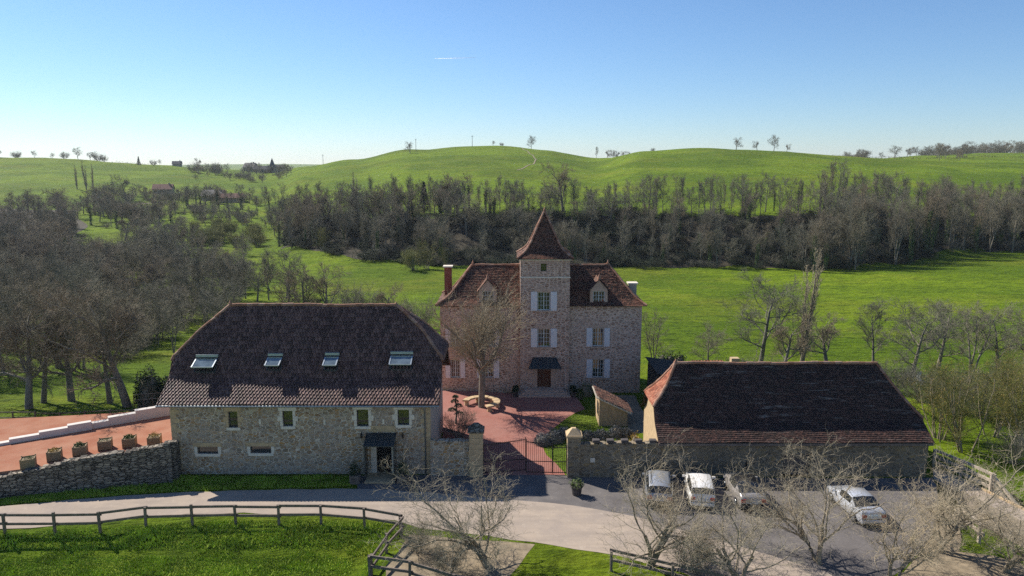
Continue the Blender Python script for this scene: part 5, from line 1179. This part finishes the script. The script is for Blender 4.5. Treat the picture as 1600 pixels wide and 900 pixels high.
# evergreen
V, Qd = [], []
def conifer_mesh():
    Vs, Qs, k0 = [], [], 0
    for k in range(14):
        z = 0.6 + k * .42; rr = 1.5 * (1 - k / 14.5)
        V, Qd = leaf_cloud(150, lambda g, n: np.stack([*(lambda a, q: (np.cos(a) * q, np.sin(a) * q))(g.uniform(0, 6.28, n), rr * np.sqrt(g.uniform(.1, 1, n))), z + g.normal(size=n) * .12], 1), .2, 300 + k); Vs.append(V); Qs.append(Qd + k0); k0 += len(V)
    return np_mesh('crown_conifer', np.concatenate(Vs), np.concatenate(Qs))
cm = conifer_mesh(); cm.materials.append(M['leaf_dark']); Vt, Qt = tubes(grow(5, dict(n=1, L=6.3, r=.14, seg=5, wig=.01, up=.02, tip=.1), [])); tmc = np_mesh('trunk_conifer', Vt, Qt); tmc.materials.append(M['bark'])
PROTO['conifer'] = (6.6, tmc, cm, [])

def joined_proto(key):
    """trunk and crown of a grown tree as one source mesh for the woods that read as a mass"""
    _, tm_, cm_, ex = PROTO[key]; Vs, Qs, mi, k0, mats = [], [], [], 0, []
    for me in [tm_, cm_] + [e[1] for e in ex]:
        v = np.empty(len(me.vertices) * 3, np.float32); me.vertices.foreach_get('co', v); q = np.empty(len(me.loops), np.int32); me.loops.foreach_get('vertex_index', q)
        Vs.append(v.reshape(-1, 3)); Qs.append(q.reshape(-1, 4) + k0); k0 += len(me.vertices); mi += [len(mats)] * len(me.polygons); mats.append(me.materials[0])
    j = np_mesh('wood_' + key, np.concatenate(Vs), np.concatenate(Qs))
    for m_ in mats: j.materials.append(m_)
    j.polygons.foreach_set('material_index', np.array(mi, np.int32)); return bpy.data.objects.new('wood_source_' + key, j)
SRC = {}
def mass(name, label, spots, keys, seed, cat='wood'):
    """spots: (x, y, height, widening)"""
    g = random.Random(seed); n = len(spots); V = [(x, y, gz(x, y)) for x, y, h, s_ in spots]
    me = bpy.data.meshes.new(name); me.from_pydata(V, [], []); o = bpy.data.objects.new(name, me); col.objects.link(o)
    ki = [g.randrange(len(keys)) for _ in spots]
    at = me.attributes.new('kind', 'INT', 'POINT'); at.data.foreach_set('value', ki)
    at = me.attributes.new('size', 'FLOAT_VECTOR', 'POINT'); at.data.foreach_set('vector', np.array([(h / PROTO[keys[k]][0] * s_, h / PROTO[keys[k]][0] * s_, h / PROTO[keys[k]][0]) for (x, y, h, s_), k in zip(spots, ki)], np.float32).ravel())
    at = me.attributes.new('turn', 'FLOAT_VECTOR', 'POINT'); at.data.foreach_set('vector', np.array([(0, 0, g.uniform(0, 6.28)) for _ in spots], np.float32).ravel())
    ng = bpy.data.node_groups.new(name + '_nodes', 'GeometryNodeTree'); ng.interface.new_socket('Geometry', in_out='INPUT', socket_type='NodeSocketGeometry'); ng.interface.new_socket('Geometry', in_out='OUTPUT', socket_type='NodeSocketGeometry')
    N = ng.nodes.new; gi, go = N('NodeGroupInput'), N('NodeGroupOutput'); join = N('GeometryNodeJoinGeometry'); ng.links.new(join.outputs[0], go.inputs[0])
    def attr(nm, typ):
        a = N('GeometryNodeInputNamedAttribute'); a.data_type = typ; a.inputs['Name'].default_value = nm; return a.outputs[0]
    for k, key in enumerate(keys):
        if key not in SRC: SRC[key] = joined_proto(key)
        oi = N('GeometryNodeObjectInfo'); oi.inputs['Object'].default_value = SRC[key]; oi.inputs['As Instance'].default_value = True
        ip = N('GeometryNodeInstanceOnPoints'); ng.links.new(gi.outputs[0], ip.inputs['Points']); ng.links.new(oi.outputs['Geometry'], ip.inputs['Instance'])
        cmp = N('FunctionNodeCompare'); cmp.data_type = 'INT'; cmp.operation = 'EQUAL'; ng.links.new(attr('kind', 'INT'), cmp.inputs[2]); cmp.inputs[3].default_value = k
        ng.links.new(cmp.outputs[0], ip.inputs['Selection']); ng.links.new(attr('turn', 'FLOAT_VECTOR'), ip.inputs['Rotation']); ng.links.new(attr('size', 'FLOAT_VECTOR'), ip.inputs['Scale']); ng.links.new(ip.outputs[0], join.inputs[0])
    md = o.modifiers.new('spread', 'NODES'); md.node_group = ng
    return tag(o, label, cat, kind='stuff')

prnd = random.Random(99)
def plant(key, x, y, h, label, group=None, cat='tree', name='bare_tree', rz=None, sxy=1.0, z=None):
    hmax, tm_, cm_, ex = PROTO[key]
    r = bpy.data.objects.new(name, None); col.objects.link(r); k = h / hmax
    r.location = (x, y, gz(x, y) if z is None else z); r.rotation_euler = (0, 0, prnd.uniform(0, 6.28) if rz is None else rz); r.scale = (k * sxy, k * sxy, k)
    tag(r, label, cat, group)
    for nm, me in [('trunk', tm_), ('crown', cm_)] + ex:
        o = bpy.data.objects.new(nm, me); col.objects.link(o); o.parent = r
    return r
def at_px(px, y): return (px - 800) / FPX * (y * _c + (CAM_H - gz((px - 800) / FPX * y, y)) * _s)

# courtyard tree
plant('linden', tx, ty, 12.8, 'large bare tree in the red courtyard in front of the manor', name='courtyard_tree', rz=0.6, sxy=0.82)
# foreground trees below the lane
for key, px, y, h, rz, lab, sxy in (('walnut0', 765, 36.9, 7.4, 0.4, 'pale crooked bare tree in front of the gate below the lane', 1.2), ('walnut1', 1010, 37.0, 7.2, 2.0, 'pale crooked bare tree in front of the silver estate car', 1.1), ('walnut2', 1285, 37.2, 8.0, 1.0, 'pale crooked bare tree in front of the low barn doors', 1.2), ('walnut0', 1460, 38.6, 7.8, 3.4, 'pale crooked bare tree between saloon car and footpath', 1.1), ('walnut1', 1160, 34.8, 6.2, 4.2, 'smallest pale bare tree at the bottom edge below the yard', 1.15), ('walnut2', 1390, 35.4, 6.4, 5.1, 'low pale bare tree at the bottom edge right of the low barn doors', 1.15), ('walnut0', 1570, 36.5, 6.0, 2.2, 'pale bare tree in the bottom right corner below the footpath', 1.1)):
    plant(key, at_px(px, y), y, h, lab, 'pale bare trees below the lane', rz=rz, sxy=sxy)
for px, y, h in ((655, 38.2, 2.2), (1080, 36.5, 2.4), (700, 36.2, 2.0)):
    plant('thicket', at_px(px, y), y, h, {655: 'thin bare bush beside the fence corner post', 1080: 'low bare bush between the pale trees at the bottom edge', 700: 'low bare bush left of the pale tree before the gate'}[px], cat='bush', name='bare_bush')
x, y = on_z(716, 684); plant('thicket', x, y, 2.9, 'bare dark-twigged rose bush at the barn corner in the courtyard', cat='bush', name='bare_bush')
# trees behind the right barn
for key, px, y, h, lab, sxy in (('slim', 1022, 78, 7.4, 'slender bare trees rising beside the manor right corner', 1.1), ('oak', 1106, 80, 5.6, 'small bare tree above the red outbuilding roof', 1.1), ('oak', 1188, 84, 11.8, 'spreading bare tree left of the tall poplar', 1.15), ('oak_broad', 1222, 79, 7.0, 'short bare tree just left of the poplar foot', 1.1), ('poplar', 1249, 84, 14.2, 'tall narrow bare poplar behind the low barn', 1.15), ('oak_broad', 1292, 84, 6.8, 'low spreading bare tree right of the poplar', 1.25), ('ash', 1362, 82, 9.0, 'upright bare tree above the right end of the low barn', 1.4), ('oak', 1422, 76, 9.4, 'bare forked tree behind the right hip of the low barn', 1.2), ('oak', 1465, 82, 9.0, 'bare rounded tree in the field right of the low barn', 1.25), ('slim', 1515, 76, 9.2, 'thin-stemmed bare tree at the far right field edge', 1.4), ('oak', 1560, 80, 8.4, 'bare tree in the field near the right picture edge', 1.2), ('oak_broad', 1606, 74, 9.2, 'bare tree touching the right picture edge behind the hedge', 1.2)):
    plant(key, at_px(px, y), y, h, lab, sxy=sxy)
for key, px, y, h, lab in (('budding', 1468, 55.5, 7.0, 'tall olive-twigged bush at the corner of the low barn'), ('budding', 1508, 53.2, 7.6, 'olive-twigged bush beside the start of the bleached fence'), ('budding', 1548, 56.5, 7.2, 'olive-twigged bush behind the bleached fence'), ('budding', 1604, 54, 7.0, 'olive-twigged bush at the right edge behind the fence'), ('thicket', 1585, 50.8, 3.4, 'grey tangled bush below the bleached fence at the right edge'), ('thicket', 1532, 61, 5.2, 'tangled grey thicket behind the olive bushes'), ('thicket', 1478, 63, 5.0, 'tangled grey thicket right of the low barn hip'), ('thicket', 1600, 64, 5.6, 'tangled grey thicket in the field corner at the right'), ('budding', 1575, 61, 6.8, 'olive-twigged bush between the thickets at the right')):
    plant(key, at_px(px, y), y, h, lab, cat='bush', name='budding_bush' if key == 'budding' else 'bare_bush')
for i, (px, y, h) in enumerate(((1140, 70, 3.2), (1165, 72, 3.8), (1205, 73, 3.6), (1130, 74, 3.0), (1275, 71, 3.2), (1320, 72, 3.6), (1395, 70, 4.2), (1440, 66, 4.4))):
    plant('thicket', at_px(px, y), y, h, 'low bare bush peeping over the ridge of the low barn', 'bushes behind the low barn', cat='bush', name='bare_bush')
# big trees left of the tall barn
for key, px, y, h, lab in (('oak_broad', 45, 63.5, 11, 'bare tree nearest the left edge behind the terrace fence'), ('oak', 68, 66, 12, 'straight bare tree second from the left behind the terrace'), ('oak_broad', 112, 67, 11, 'leaning bare tree third from the left behind the terrace'), ('oak', 172, 66, 12, 'bare tree beside the great oak behind the terrace'), ('oak_broad', 200, 64.5, 12.8, 'great spreading bare oak left of the tall barn')):
    plant(key, at_px(px, y), y, h, lab)
# rows and clumps
def scatter(n, pxr, yr, hr, keys, label, group, seed, cat='tree', name='bare_tree', sxy=(0.9, 1.2), avoid=None):
    g = random.Random(seed); k = 0
    while k < n:
        px = g.uniform(*pxr); y = g.uniform(*yr)
        if avoid and avoid(px, y): continue
        x = at_px(px, y); key = g.choice(keys); plant(key, x, y, g.uniform(*hr), label, group, cat, name, sxy=g.uniform(*sxy)); k += 1
scatter(44, (-110, 165), (76, 150), (10, 13.5), ['oak', 'oak_broad', 'slim', 'ash'], 'brown bare tree in the near wood at the left edge', 'trees of the near left wood', 1)
scatter(20, (150, 345), (92, 138), (4.5, 8.0), ['thicket', 'slim', 'oak'], 'bare tree in the hollow behind the great oak', 'trees in the hollow behind the great oak', 2)
g = random.Random(3); sp = []
for k in range(120):
    px = g.uniform(-130, 128); y = g.uniform(185, 365); sp.append((at_px(px, y), y, g.uniform(9.5, 13.5), g.uniform(.95, 1.3)))
mass('far_left_wood', 'grey-brown bare wood filling the far slope at the left edge', sp, ['oak', 'oak_broad', 'ivied', 'ash'], 3)
sp = []
for k in range(150):
    px = g.uniform(128, 310); y = g.uniform(150, 385)
    if px < 190 and 225 < y < 310: continue
    if px > 250 and y < 190: continue
    sp.append((at_px(px, y), y, g.uniform(5.5, 11.0) * (.7 if px > 265 else 1), g.uniform(.9, 1.3)))
for k in range(60):
    px = g.uniform(300, 450); y = g.uniform(310, 372); sp.append((at_px(px, y), y, g.uniform(3.5, 7), 1.2))
for k in range(70):
    px = g.uniform(150, 330); y = g.uniform(96, 200); sp.append((at_px(px, y), y, g.uniform(3.5, 8.0), 1.2))
for k in range(40):
    px = g.uniform(-60, 160); y = g.uniform(120, 200); sp.append((at_px(px, y), y, g.uniform(7, 11), 1.15))
for k in range(66):
    px = g.uniform(250, 425); y = g.uniform(152, 245)
    if px > 385 and y > 175: continue
    sp.append((at_px(px, y), y, g.uniform(3.0, 7.5), 1.2))
mass('valley_wood', 'loose bare wood filling the left valley up to the village', sp, ['oak', 'oak_broad', 'slim', 'ash', 'thicket'], 13)
scatter(22, (135, 300), (300, 410), (9, 13), ['oak', 'oak_broad', 'ivied', 'ash'], 'bare tree among the loose trees of the left valley', 'loose trees of the left valley', 4, avoid=lambda px, y: px < 185 and y < 300)
for k, px in enumerate((292, 312, 330, 350, 366, 384, 402, 420, 448)):
    y = 143 + (k % 3) * 2; plant('ash' if k % 2 else 'oak', at_px(px, y), y, 9.0 + (k * 37 % 20) / 8, 'bare tree in the row across the meadow behind the barn ridge', 'row of trees across the left meadow')
for k, (px, y, h, key) in enumerate(((452, 122, 9.8, 'oak_broad'), (478, 120, 10.4, 'oak_broad'), (510, 118, 9.8, 'oak_broad'), (545, 112, 7.0, 'thicket'), (572, 114, 7.2, 'thicket'), (600, 110, 6.8, 'oak_broad'), (628, 108, 5.6, 'thicket'), (655, 106, 5.0, 'thicket'))):
    plant(key, at_px(px, y), y, h, 'round-headed bare tree above the ridge of the tall barn' if key != 'thicket' else 'low bare bush right of the tall barn ridge', 'round trees behind the tall barn' if key != 'thicket' else 'low bushes behind the tall barn')
scatter(15, (300, 445), (375, 410), (8.5, 11.5), ['ash', 'slim', 'ivied'], 'slender bare tree in the line below the village', 'line of slender trees below the village', 6)
scatter(22, (298, 405), (250, 312), (4.4, 7.0), ['willow'], 'rounded greenish willow bush in the valley', 'willow bushes in the valley', 7, 'bush', 'willow_bush')
for px, y, h, key, lab in ((505, 226, 8.0, 'budding', 'yellow-green budding tree at the edge of the bank wood'), (668, 196, 8.5, 'budding', 'big rounded budding bush at the wood foot left of the chimney'), (648, 194, 6.5, 'willow', 'pale willow bush left of the big budding bush'), (700, 200, 6.0, 'budding', 'small budding bush behind the manor chimney'), (880, 240, 17.0, 'oak_broad', 'great bare oak standing above the bank wood'), (663, 246, 11.0, 'conifer', 'dark conifer among the bare trees of the bank'), (556, 262, 15, 'poplar', 'narrow poplar rising from the left part of the bank wood')):
    plant(key, at_px(px, y), y, h, lab, name='conifer' if key == 'conifer' else 'bare_tree')
# the wood on the bank
BPX = [420, 490, 560, 650, 850, 1100, 1300, 1420, 1520, 1620, 1800]; BB = [245, 225, 212, 203, 200, 196, 191, 205, 228, 238, 240]; BT = [285, 265, 250, 240, 232, 227, 226, 240, 262, 270, 272]
def bank(px, f): return np.interp(px, BPX, BB) * (1 - f) + np.interp(px, BPX, BT) * f
g = random.Random(12)
for k in range(112):
    px = 425 + (1640 - 425) * (k + g.uniform(0, .9)) / 112; y = bank(px, g.uniform(.85, 1.25)); x = at_px(px, y)
    plant(g.choice(['ash', 'slim', 'ash', 'slim', 'ivied', 'oak']), x, y, g.uniform(10.0, 14.5) * (1.25 if 1270 < px < 1400 else 1.1 if px < 740 or px > 1400 else 0.95), 'bare tree in the row along the top of the wooded bank', 'trees along the top of the bank', sxy=g.uniform(.55, .9))
sp = []
for k in range(240):
    px = g.uniform(436, 1780); y = bank(px, g.uniform(0.0, .9)); sp.append((at_px(px, y), y, g.uniform(7.0, 12.0) * (1.15 if px < 720 else 1.35 if px > 1250 else 1), g.uniform(.9, 1.25)))
for k in range(46):
    px = g.uniform(1260, 1800); y = bank(px, g.uniform(-.12, .3)); sp.append((at_px(px, y), y, g.uniform(15, 20) * (1.1 if px > 1320 else .8), g.uniform(.7, .95)))
mass('bank_wood', 'dense bare wood covering the shaded bank behind the manor', sp, ['oak', 'slim', 'ivied', 'slim', 'ash', 'ivied'], 5)
for k in range(26):
    px = g.uniform(430, 740); y = bank(px, g.uniform(0.2, 1.3)); x = at_px(px, y)
    plant(g.choice(['oak', 'oak_broad', 'ash']), x, y, g.uniform(10.5, 14), 'tall bare tree in the left end of the bank wood', 'tall trees of the left end of the bank wood', sxy=g.uniform(.9, 1.2))
# undergrowth below the trees: masses of thicket
sp = []
for k in range(680):
    px = g.uniform(440, 1740); y = bank(px, g.uniform(-.05, 1.02)); sp.append((at_px(px, y), y, g.uniform(2.0, 4.6), g.uniform(1.0, 1.5)))
mass('undergrowth', 'tangled dark undergrowth filling the shaded bank below the trees', sp, ['bramble', 'bramble', 'bramble', 'thicket'], 6, 'scrub')
sp = []
for k in range(230):
    px = g.uniform(-130, 300); y = g.uniform(92, 365)
    if px > 130 and px < 190 and 160 < y < 300: continue
    if px > 150 and y < 140: continue
    sp.append((at_px(px, y), y, g.uniform(1.8, 3.8), g.uniform(1.0, 1.4)))
mass('valley_undergrowth', 'grey brushwood between the trees of the left valley', sp, ['thicket'], 7, 'scrub')
# leaf litter under the woods, draped over the slope
def drape(name, label, cols, rows, f, mat):
    V = []
    for a in range(cols + 1):
        for b in range(rows + 1):
            px, y = f(a / cols, b / rows); x = at_px(px, y); V.append((x, y, gz(x, y) + 0.06))
    V = np.array(V); i = np.arange(len(V)).reshape(cols + 1, rows + 1); q = np.stack([i[:-1, :-1], i[1:, :-1], i[1:, 1:], i[:-1, 1:]], -1).reshape(-1, 4)
    return tag(link(name, np_mesh(name, V, q, smooth=True), mat), label, kind='structure')
M['litter'] = plain('leaf_litter', hexd('463f30'), 0.98, 0.35, 0.6, bump=0.5)
wig = lambda t: .04 * math.sin(t * 47) + .03 * math.sin(t * 113)
drape('bank_woodland_floor', 'brown leaf litter under the wood on the bank', 260, 26, lambda a, b: (438 + 1260 * a, bank(438 + 1260 * a, (.03 + wig(a)) * (1 - b) + (1.0 + wig(a + .3)) * b)), M['litter'])
drape('left_woodland_floor', 'brown leaf litter under the wood at the left edge', 60, 60, lambda a, b: (-220 + (345 + 12 * math.sin(b * 19)) * a, 150 + 222 * b), M['litter'])
# ------------------------------------------------------------------ skyline: trees, poles, village
def crest(px, y): return at_px(px, y), y
for px, y, h, key, lab in ((830, 650, 13, 'oak', 'pair of bare trees alone on the crest of the middle hill'), (641, 560, 9.5, 'oak_broad', 'single round bare tree on the slope of the middle hill'), (771, 655, 5, 'oak', 'tiny bare tree on the hilltop left of the crest pair'), (784, 656, 4, 'thicket', 'low bush on the hilltop left of the crest pair'), (1150, 530, 9.5, 'oak_broad', 'leftmost of the bare trees on the right hill crest'), (1183, 534, 7.5, 'oak_broad', 'low bare tree between the two taller on the right hill crest'), (1209, 538, 12.5, 'oak', 'tallest bare tree on the right hill crest'), (1229, 540, 6, 'oak_broad', 'small bare tree right of the tallest on the right hill crest'), (932, 640, 11, 'ash', 'bare tree at the left of the saddle between the hills'), (1020, 548, 3.5, 'thicket', 'low bush on the left shoulder of the right hill'), (122, 690, 12, 'oak', 'round bare tree on the left skyline above the poplars')):
    plant(key, at_px(px, y), y, h, lab)
for k, px in enumerate((948, 958, 966, 974, 983)): plant('oak_broad', at_px(px, 650), 650, 9 - k * .4, 'bare tree in the clump in the saddle between the hills', 'clump in the saddle between the hills')
for k, (px, h) in enumerate(((120, 15), (136, 18), (145, 16))): plant('poplar', at_px(px, 455), 455, h, ['left', 'middle', 'right'][k] + ' one of three narrow poplars on the left hillside', 'poplars on the left hillside')
plant('oak_broad', at_px(198, 420), 420, 15, 'broad bare oak on the left hillside right of the poplars')
scatter(30, (1300, 1640), (760, 960), (9, 16), ['oak', 'oak_broad'], 'bare tree on the wooded skyline at the right', 'trees on the right skyline', 8, sxy=(1.0, 1.5))
scatter(9, (1440, 1520), (560, 680), (8, 13), ['oak', 'oak_broad'], 'bare tree on the field boundary below the right skyline', 'trees on the right field boundary', 9)
scatter(16, (300, 460), (640, 735), (7, 12), ['oak', 'thicket', 'oak_broad'], 'small bare tree among the village houses on the skyline', 'trees round the far village', 10)
scatter(16, (-30, 260), (690, 715), (5, 10), ['oak', 'thicket'], 'small tree on the left skyline', 'trees on the left skyline', 11)
for px, y, h, lab in ((217, 700, 9, 'dark conifer on the left skyline'), (436, 740, 7, 'dark conifer beside the far church')):
    plant('conifer', at_px(px, y), y, h, lab, name='conifer')
for i, (px, y, h, lab) in enumerate(((738, 600, 9, 'telegraph pole on top of the middle hill'), (650, 585, 10, 'telegraph pole on the left flank of the middle hill'), (505, 660, 9, 'telegraph pole left of the middle hill foot'), (1397, 620, 9, 'telegraph pole in the field below the right skyline'))):
    x = at_px(px, y); z = gz(x, y); r = thing('telegraph_pole', lab, 'pole', 'telegraph poles', (x, y, z)); s = MB(); s.tube([(0, 0, -.3), (0, 0, h)], [.2, .14], 6); s.build('post', M['wood_fence'], r); s = MB(); s.box(-.9, .9, -.06, .06, h - .8, h - .6); s.build('cross_arm', M['wood_fence'], r)
def far_house(px, y, w_, d_, he, hr, lab, roofm, wallm, rz=0.0, name='farmhouse', dz=0.0):
    x = at_px(px, y); z = gz(x, y) + dz; r = thing(name, lab, 'house', 'far houses', (x, y, z), rz)
    s = MB(); s.box(-w_ / 2, w_ / 2, -d_ / 2, d_ / 2, -1.5, he); s.prism([(-d_ / 2, he), (d_ / 2, he), (0, hr)], 'x', -w_ / 2, w_ / 2); s.build('wall', wallm, r)
    s = MB()
    for sd in (-1, 1): s.hexa([(-w_ / 2 - .4, sd * (d_ / 2 + .5), he - .3), (w_ / 2 + .4, sd * (d_ / 2 + .5), he - .3), (w_ / 2 + .4, 0, hr + .1), (-w_ / 2 - .4, 0, hr + .1), (-w_ / 2 - .4, sd * (d_ / 2 + .5), he - .05), (w_ / 2 + .4, sd * (d_ / 2 + .5), he - .05), (w_ / 2 + .4, 0, hr + .4), (-w_ / 2 - .4, 0, hr + .4)])
    rf = s.build('roof', roofm, r); s = MB(); s.box(w_ * .28, w_ * .28 + .8, -.4, .4, hr - 1, hr + 1.2); s.build('chimney', wallm, rf)
    for k in range(3):
        s = MB(); xx = -w_ / 2 + w_ * (k + .5) / 3; s.box(xx - .5, xx + .5, -d_ / 2 - .06, -d_ / 2 - .01, 1.0, 2.4); s.build('window', M['glass'], r)
slate = plain('slate_roof', hexc('5d5a58'), 0.8, 0.2, 1); redr = plain('clay_roof', hexd('94695a'), 0.85, 0.2, 1); wallp = plain('pale_house_wall', hexd('b8a994'), 0.9, 0.1, 1)
far_house(256, 452, 11, 7, 2.6, 5.2, 'pale farmhouse with pink roof low on the left hillside', redr, wallp, .2)
far_house(335, 425, 12, 7, 2.4, 5.2, 'farm building with dark roof among the valley trees', slate, wallp, -.1)
far_house(362, 415, 13, 6, 2.4, 4.4, 'long farm building with clay roof among the valley trees', redr, wallp, .15)
far_house(411, 740, 17, 8, 3, 6.2, 'long grey-roofed house left of the far church', slate, wallp, .1)
far_house(277, 715, 8, 6, 2.0, 4.4, 'lone dark-roofed house on the left skyline', slate, wallp, .3)
far_house(392, 745, 12, 9, 4, 8, 'small grey-roofed house at the left end of the far village', slate, wallp, -.3)
x = at_px(426, 735); z = gz(x, 735); r = thing('village_church', 'tiny church with pointed spire on the far skyline', 'church', None, (x, 735, z))
s = MB(); s.box(-2, 2, -2, 2, -1, 7); s.build('tower', wallp, r); s = MB(); s.box(-2.2, 2.2, -2.2, 2.2, 7, 14.5, taper=.97); s.build('spire', slate, r); s = MB(); s.box(2, 12, -3, 3, -1, 5); s.build('nave', wallp, r)
s = MB(); s.prism([(-3.4, 4.9), (3.4, 4.9), (0, 8)], 'x', 2.0, 12.4); s.build('nave_roof', slate, r)
sp = []
for k in range(150):
    px = prnd.choice([prnd.uniform(1440, 1700), prnd.uniform(1440, 1700), prnd.uniform(1295, 1350)]); y = prnd.uniform(880, 1080); sp.append((at_px(px, y), y, prnd.uniform(8, 15) * (1.15 if px > 1500 else .75), prnd.uniform(1.1, 1.6)))
for k in range(30):
    px = prnd.uniform(300, 460); y = prnd.uniform(560, 740); sp.append((at_px(px, y), y, prnd.uniform(4, 8), 1.4))
for k in range(40):
    px = prnd.uniform(150, 420); y = prnd.uniform(395, 450); sp.append((at_px(px, y), y, prnd.uniform(5, 9), 1.2))
mass('skyline_wood', 'far bare woods along the right skyline and round the village', sp, ['oak', 'oak_broad', 'thicket'], 17)
# hedge lines on the hills
def hedge(lab, pts, h, w_, seed):
    P = [np.array([at_px(px, y), y]) for px, y in pts]; C = []
    g_ = np.random.default_rng(seed)
    for a, b in zip(P, P[1:]):
        n = int(np.linalg.norm(b - a) * 5); t = g_.uniform(0, 1, n)[:, None]; q = a + (b - a) * t + g_.normal(size=(n, 2)) * w_ * .4; zz = ground_z(q[:, 0], q[:, 1]) + g_.uniform(0, h, n); C.append(np.concatenate([q, zz[:, None]], 1))
    C = np.concatenate(C); V, Qd = leaf_cloud(len(C), lambda g__, n: C, 0.5, seed); tag(link('hedge', np_mesh('hedge', V, Qd), M['scrubmat']), lab, 'hedge')
hedge('dark hedge line along the left skyline field', [(175, 702), (235, 706)], 2.2, 1.5, 1)
hedge('dark hedge line below the far village', [(395, 640), (460, 690)], 1.6, 1.2, 2)
hedge('hedge across the fields below the right skyline', [(1350, 600), (1500, 640), (1640, 660)], 2.0, 1.5, 3)
hedge('low hedge along the upper edge of the wooded bank', [(830, 262), (1010, 262)], 0.9, .4, 4)

def track(name, label, pts, wd, mat):
    V, Q_ = [], []
    P = [np.array([at_px(px, y), y]) for px, y in pts]
    L_ = [P[0] + (P[1] - P[0]) * 0]
    for a, b in zip(P, P[1:]):
        n = max(2, int(np.linalg.norm(b - a) / 4)); L_ += [a + (b - a) * (k + 1) / n for k in range(n)]
    for i, p in enumerate(L_):
        d_ = L_[min(i + 1, len(L_) - 1)] - L_[max(i - 1, 0)]; n_ = np.array([-d_[1], d_[0]]) / np.linalg.norm(d_) * wd / 2
        for q in (p - n_, p + n_): V.append((q[0], q[1], gz(q[0], q[1]) + .12))
    Q_ = [(2 * i, 2 * i + 1, 2 * i + 3, 2 * i + 2) for i in range(len(L_) - 1)]
    tag(link(name, np_mesh(name, np.array(V), np.array(Q_)), mat), label, kind='structure')
track('hill_track', 'narrow worn track winding down the middle hill', [(812, 648), (822, 600), (832, 545), (838, 500), (833, 460), (820, 430), (808, 405)], 0.8, M['soil'])
track('farm_track', 'pale farm track past the far cottages', [(150, 385), (185, 392), (215, 398), (260, 415)], 3.0, M['road'])
# ------------------------------------------------------------------ grass blades near the viewpoint
def blades(name, label, n, fn, hgt, seed, mat):
    g = np.random.default_rng(seed); X, Y = fn(g, n); Z = ground_z(X, Y); n = len(X); a = g.uniform(0, 6.28, n); h = hgt * g.uniform(.5, 1.5, n) * (0.6 + 0.8 * (np.sin(X * 1.1 + 2 * np.sin(Y * .7)) * np.sin(Y * 1.6 + X * .3) > 0.1)); w_ = .02 + .02 * g.uniform(0, 1, n)
    B = np.stack([X, Y, Z], 1); d = np.stack([np.cos(a) * w_, np.sin(a) * w_, 0 * a], 1); ln = g.normal(size=(n, 3)) * .35; ln[:, 2] = 1; T = B + ln * h[:, None]
    V = np.stack([B - d, B + d, T], 1).reshape(-1, 3); o = link(name, np_mesh(name, V, tris=np.arange(3 * n).reshape(n, 3)), mat); return tag(o, label, 'grass', kind='stuff')
def paddock(g, n):
    X = g.uniform(-34, -6.4, n); Y = g.uniform(31, 42.1, n); k = (X < -7.6 + (Y - 36.5) * .27) & (Y < np.interp(X, [-33, -29.5, -25.5, -19, -12, -7.5], [40.6, 40.6, 41.0, 42.0, 42.1, 41.6])); return X[k], Y[k]
blades('paddock_grass', 'rough green paddock grass below the fence', 75000, paddock, .13, 1, M['blade'])
def verge(g, n):
    t = g.uniform(0, 1, n); X = -36 + 25 * t; y0 = np.interp(X, [-36, -33, -28, -24, -23.9, -11], [44.3, 45.2, 47.4, 49.2, 48.6, 48.6]); y1 = np.interp(X, [-36, -33, -28, -24, -18, -11], [43.9, 44.2, 45.2, 46.0, 46.6, 47.0]); return X, y1 + (y0 - y1) * g.uniform(0, 1, n)
blades('verge_grass', 'grass verge between the lane and the barn wall', 16000, verge, .12, 2, M['blade'])
def lawn(g, n):
    X = g.uniform(3, 9.4, n); Y = g.uniform(49, 66, n); k = X > np.interp(Y, [49, 52.5, 55.2, 58, 60.8, 62, 63.2, 66], [3.8, 2.8, 2.5, 3.7, 5.1, 5.9, 6.8, 6.8]); return X[k], Y[k]
blades('lawn_grass', 'short grass of the garden lawn', 9000, lawn, .06, 3, M['blade'])

# ------------------------------------------------------------------ vapour trail high in the sky
x0_, z0_ = on_y(679, 91.5, 14000); x1_, z1_ = on_y(744, 90, 14000)
s = MB(); s.tube([(x0_, 14000, z0_), (x0_ * .6 + x1_ * .4, 14000, z0_ * .6 + z1_ * .4), (x1_, 14000, z1_)], [2, 4, 1.5], 8)
mt = NT('ice_crystal_trail'); tr_ = mt.n('BsdfTranslucent'); tr_.inputs[0].default_value = (1, 1, 1, 1); mt.t.links.new(tr_.outputs[0], mt.o.inputs['Surface'])
s.build('vapour_trail', mt.m, None, smooth=True); tag(bpy.data.objects['vapour_trail'], 'short thin white vapour trail high in the blue sky', 'vapour trail')

# ------------------------------------------------------------------ the air
hz = MB(); hz.box(-5600, 5600, -160, 5000, -12, 82); ho = hz.build('haze', None); tag(ho, 'thin spring haze over the valley and hills', kind='stuff')
hm = bpy.data.materials.new('haze_air'); hm.use_nodes = True; ht = hm.node_tree; ht.nodes.clear()
pv = ht.nodes.new('ShaderNodeVolumePrincipled'); pv.inputs['Color'].default_value = (0.86, 0.92, 1.0, 1); pv.inputs['Density'].default_value = 0.00008; pv.inputs['Anisotropy'].default_value = 0.2
ho_ = ht.nodes.new('ShaderNodeOutputMaterial'); ht.links.new(pv.outputs[0], ho_.inputs['Volume']); ho.data.materials.append(hm)
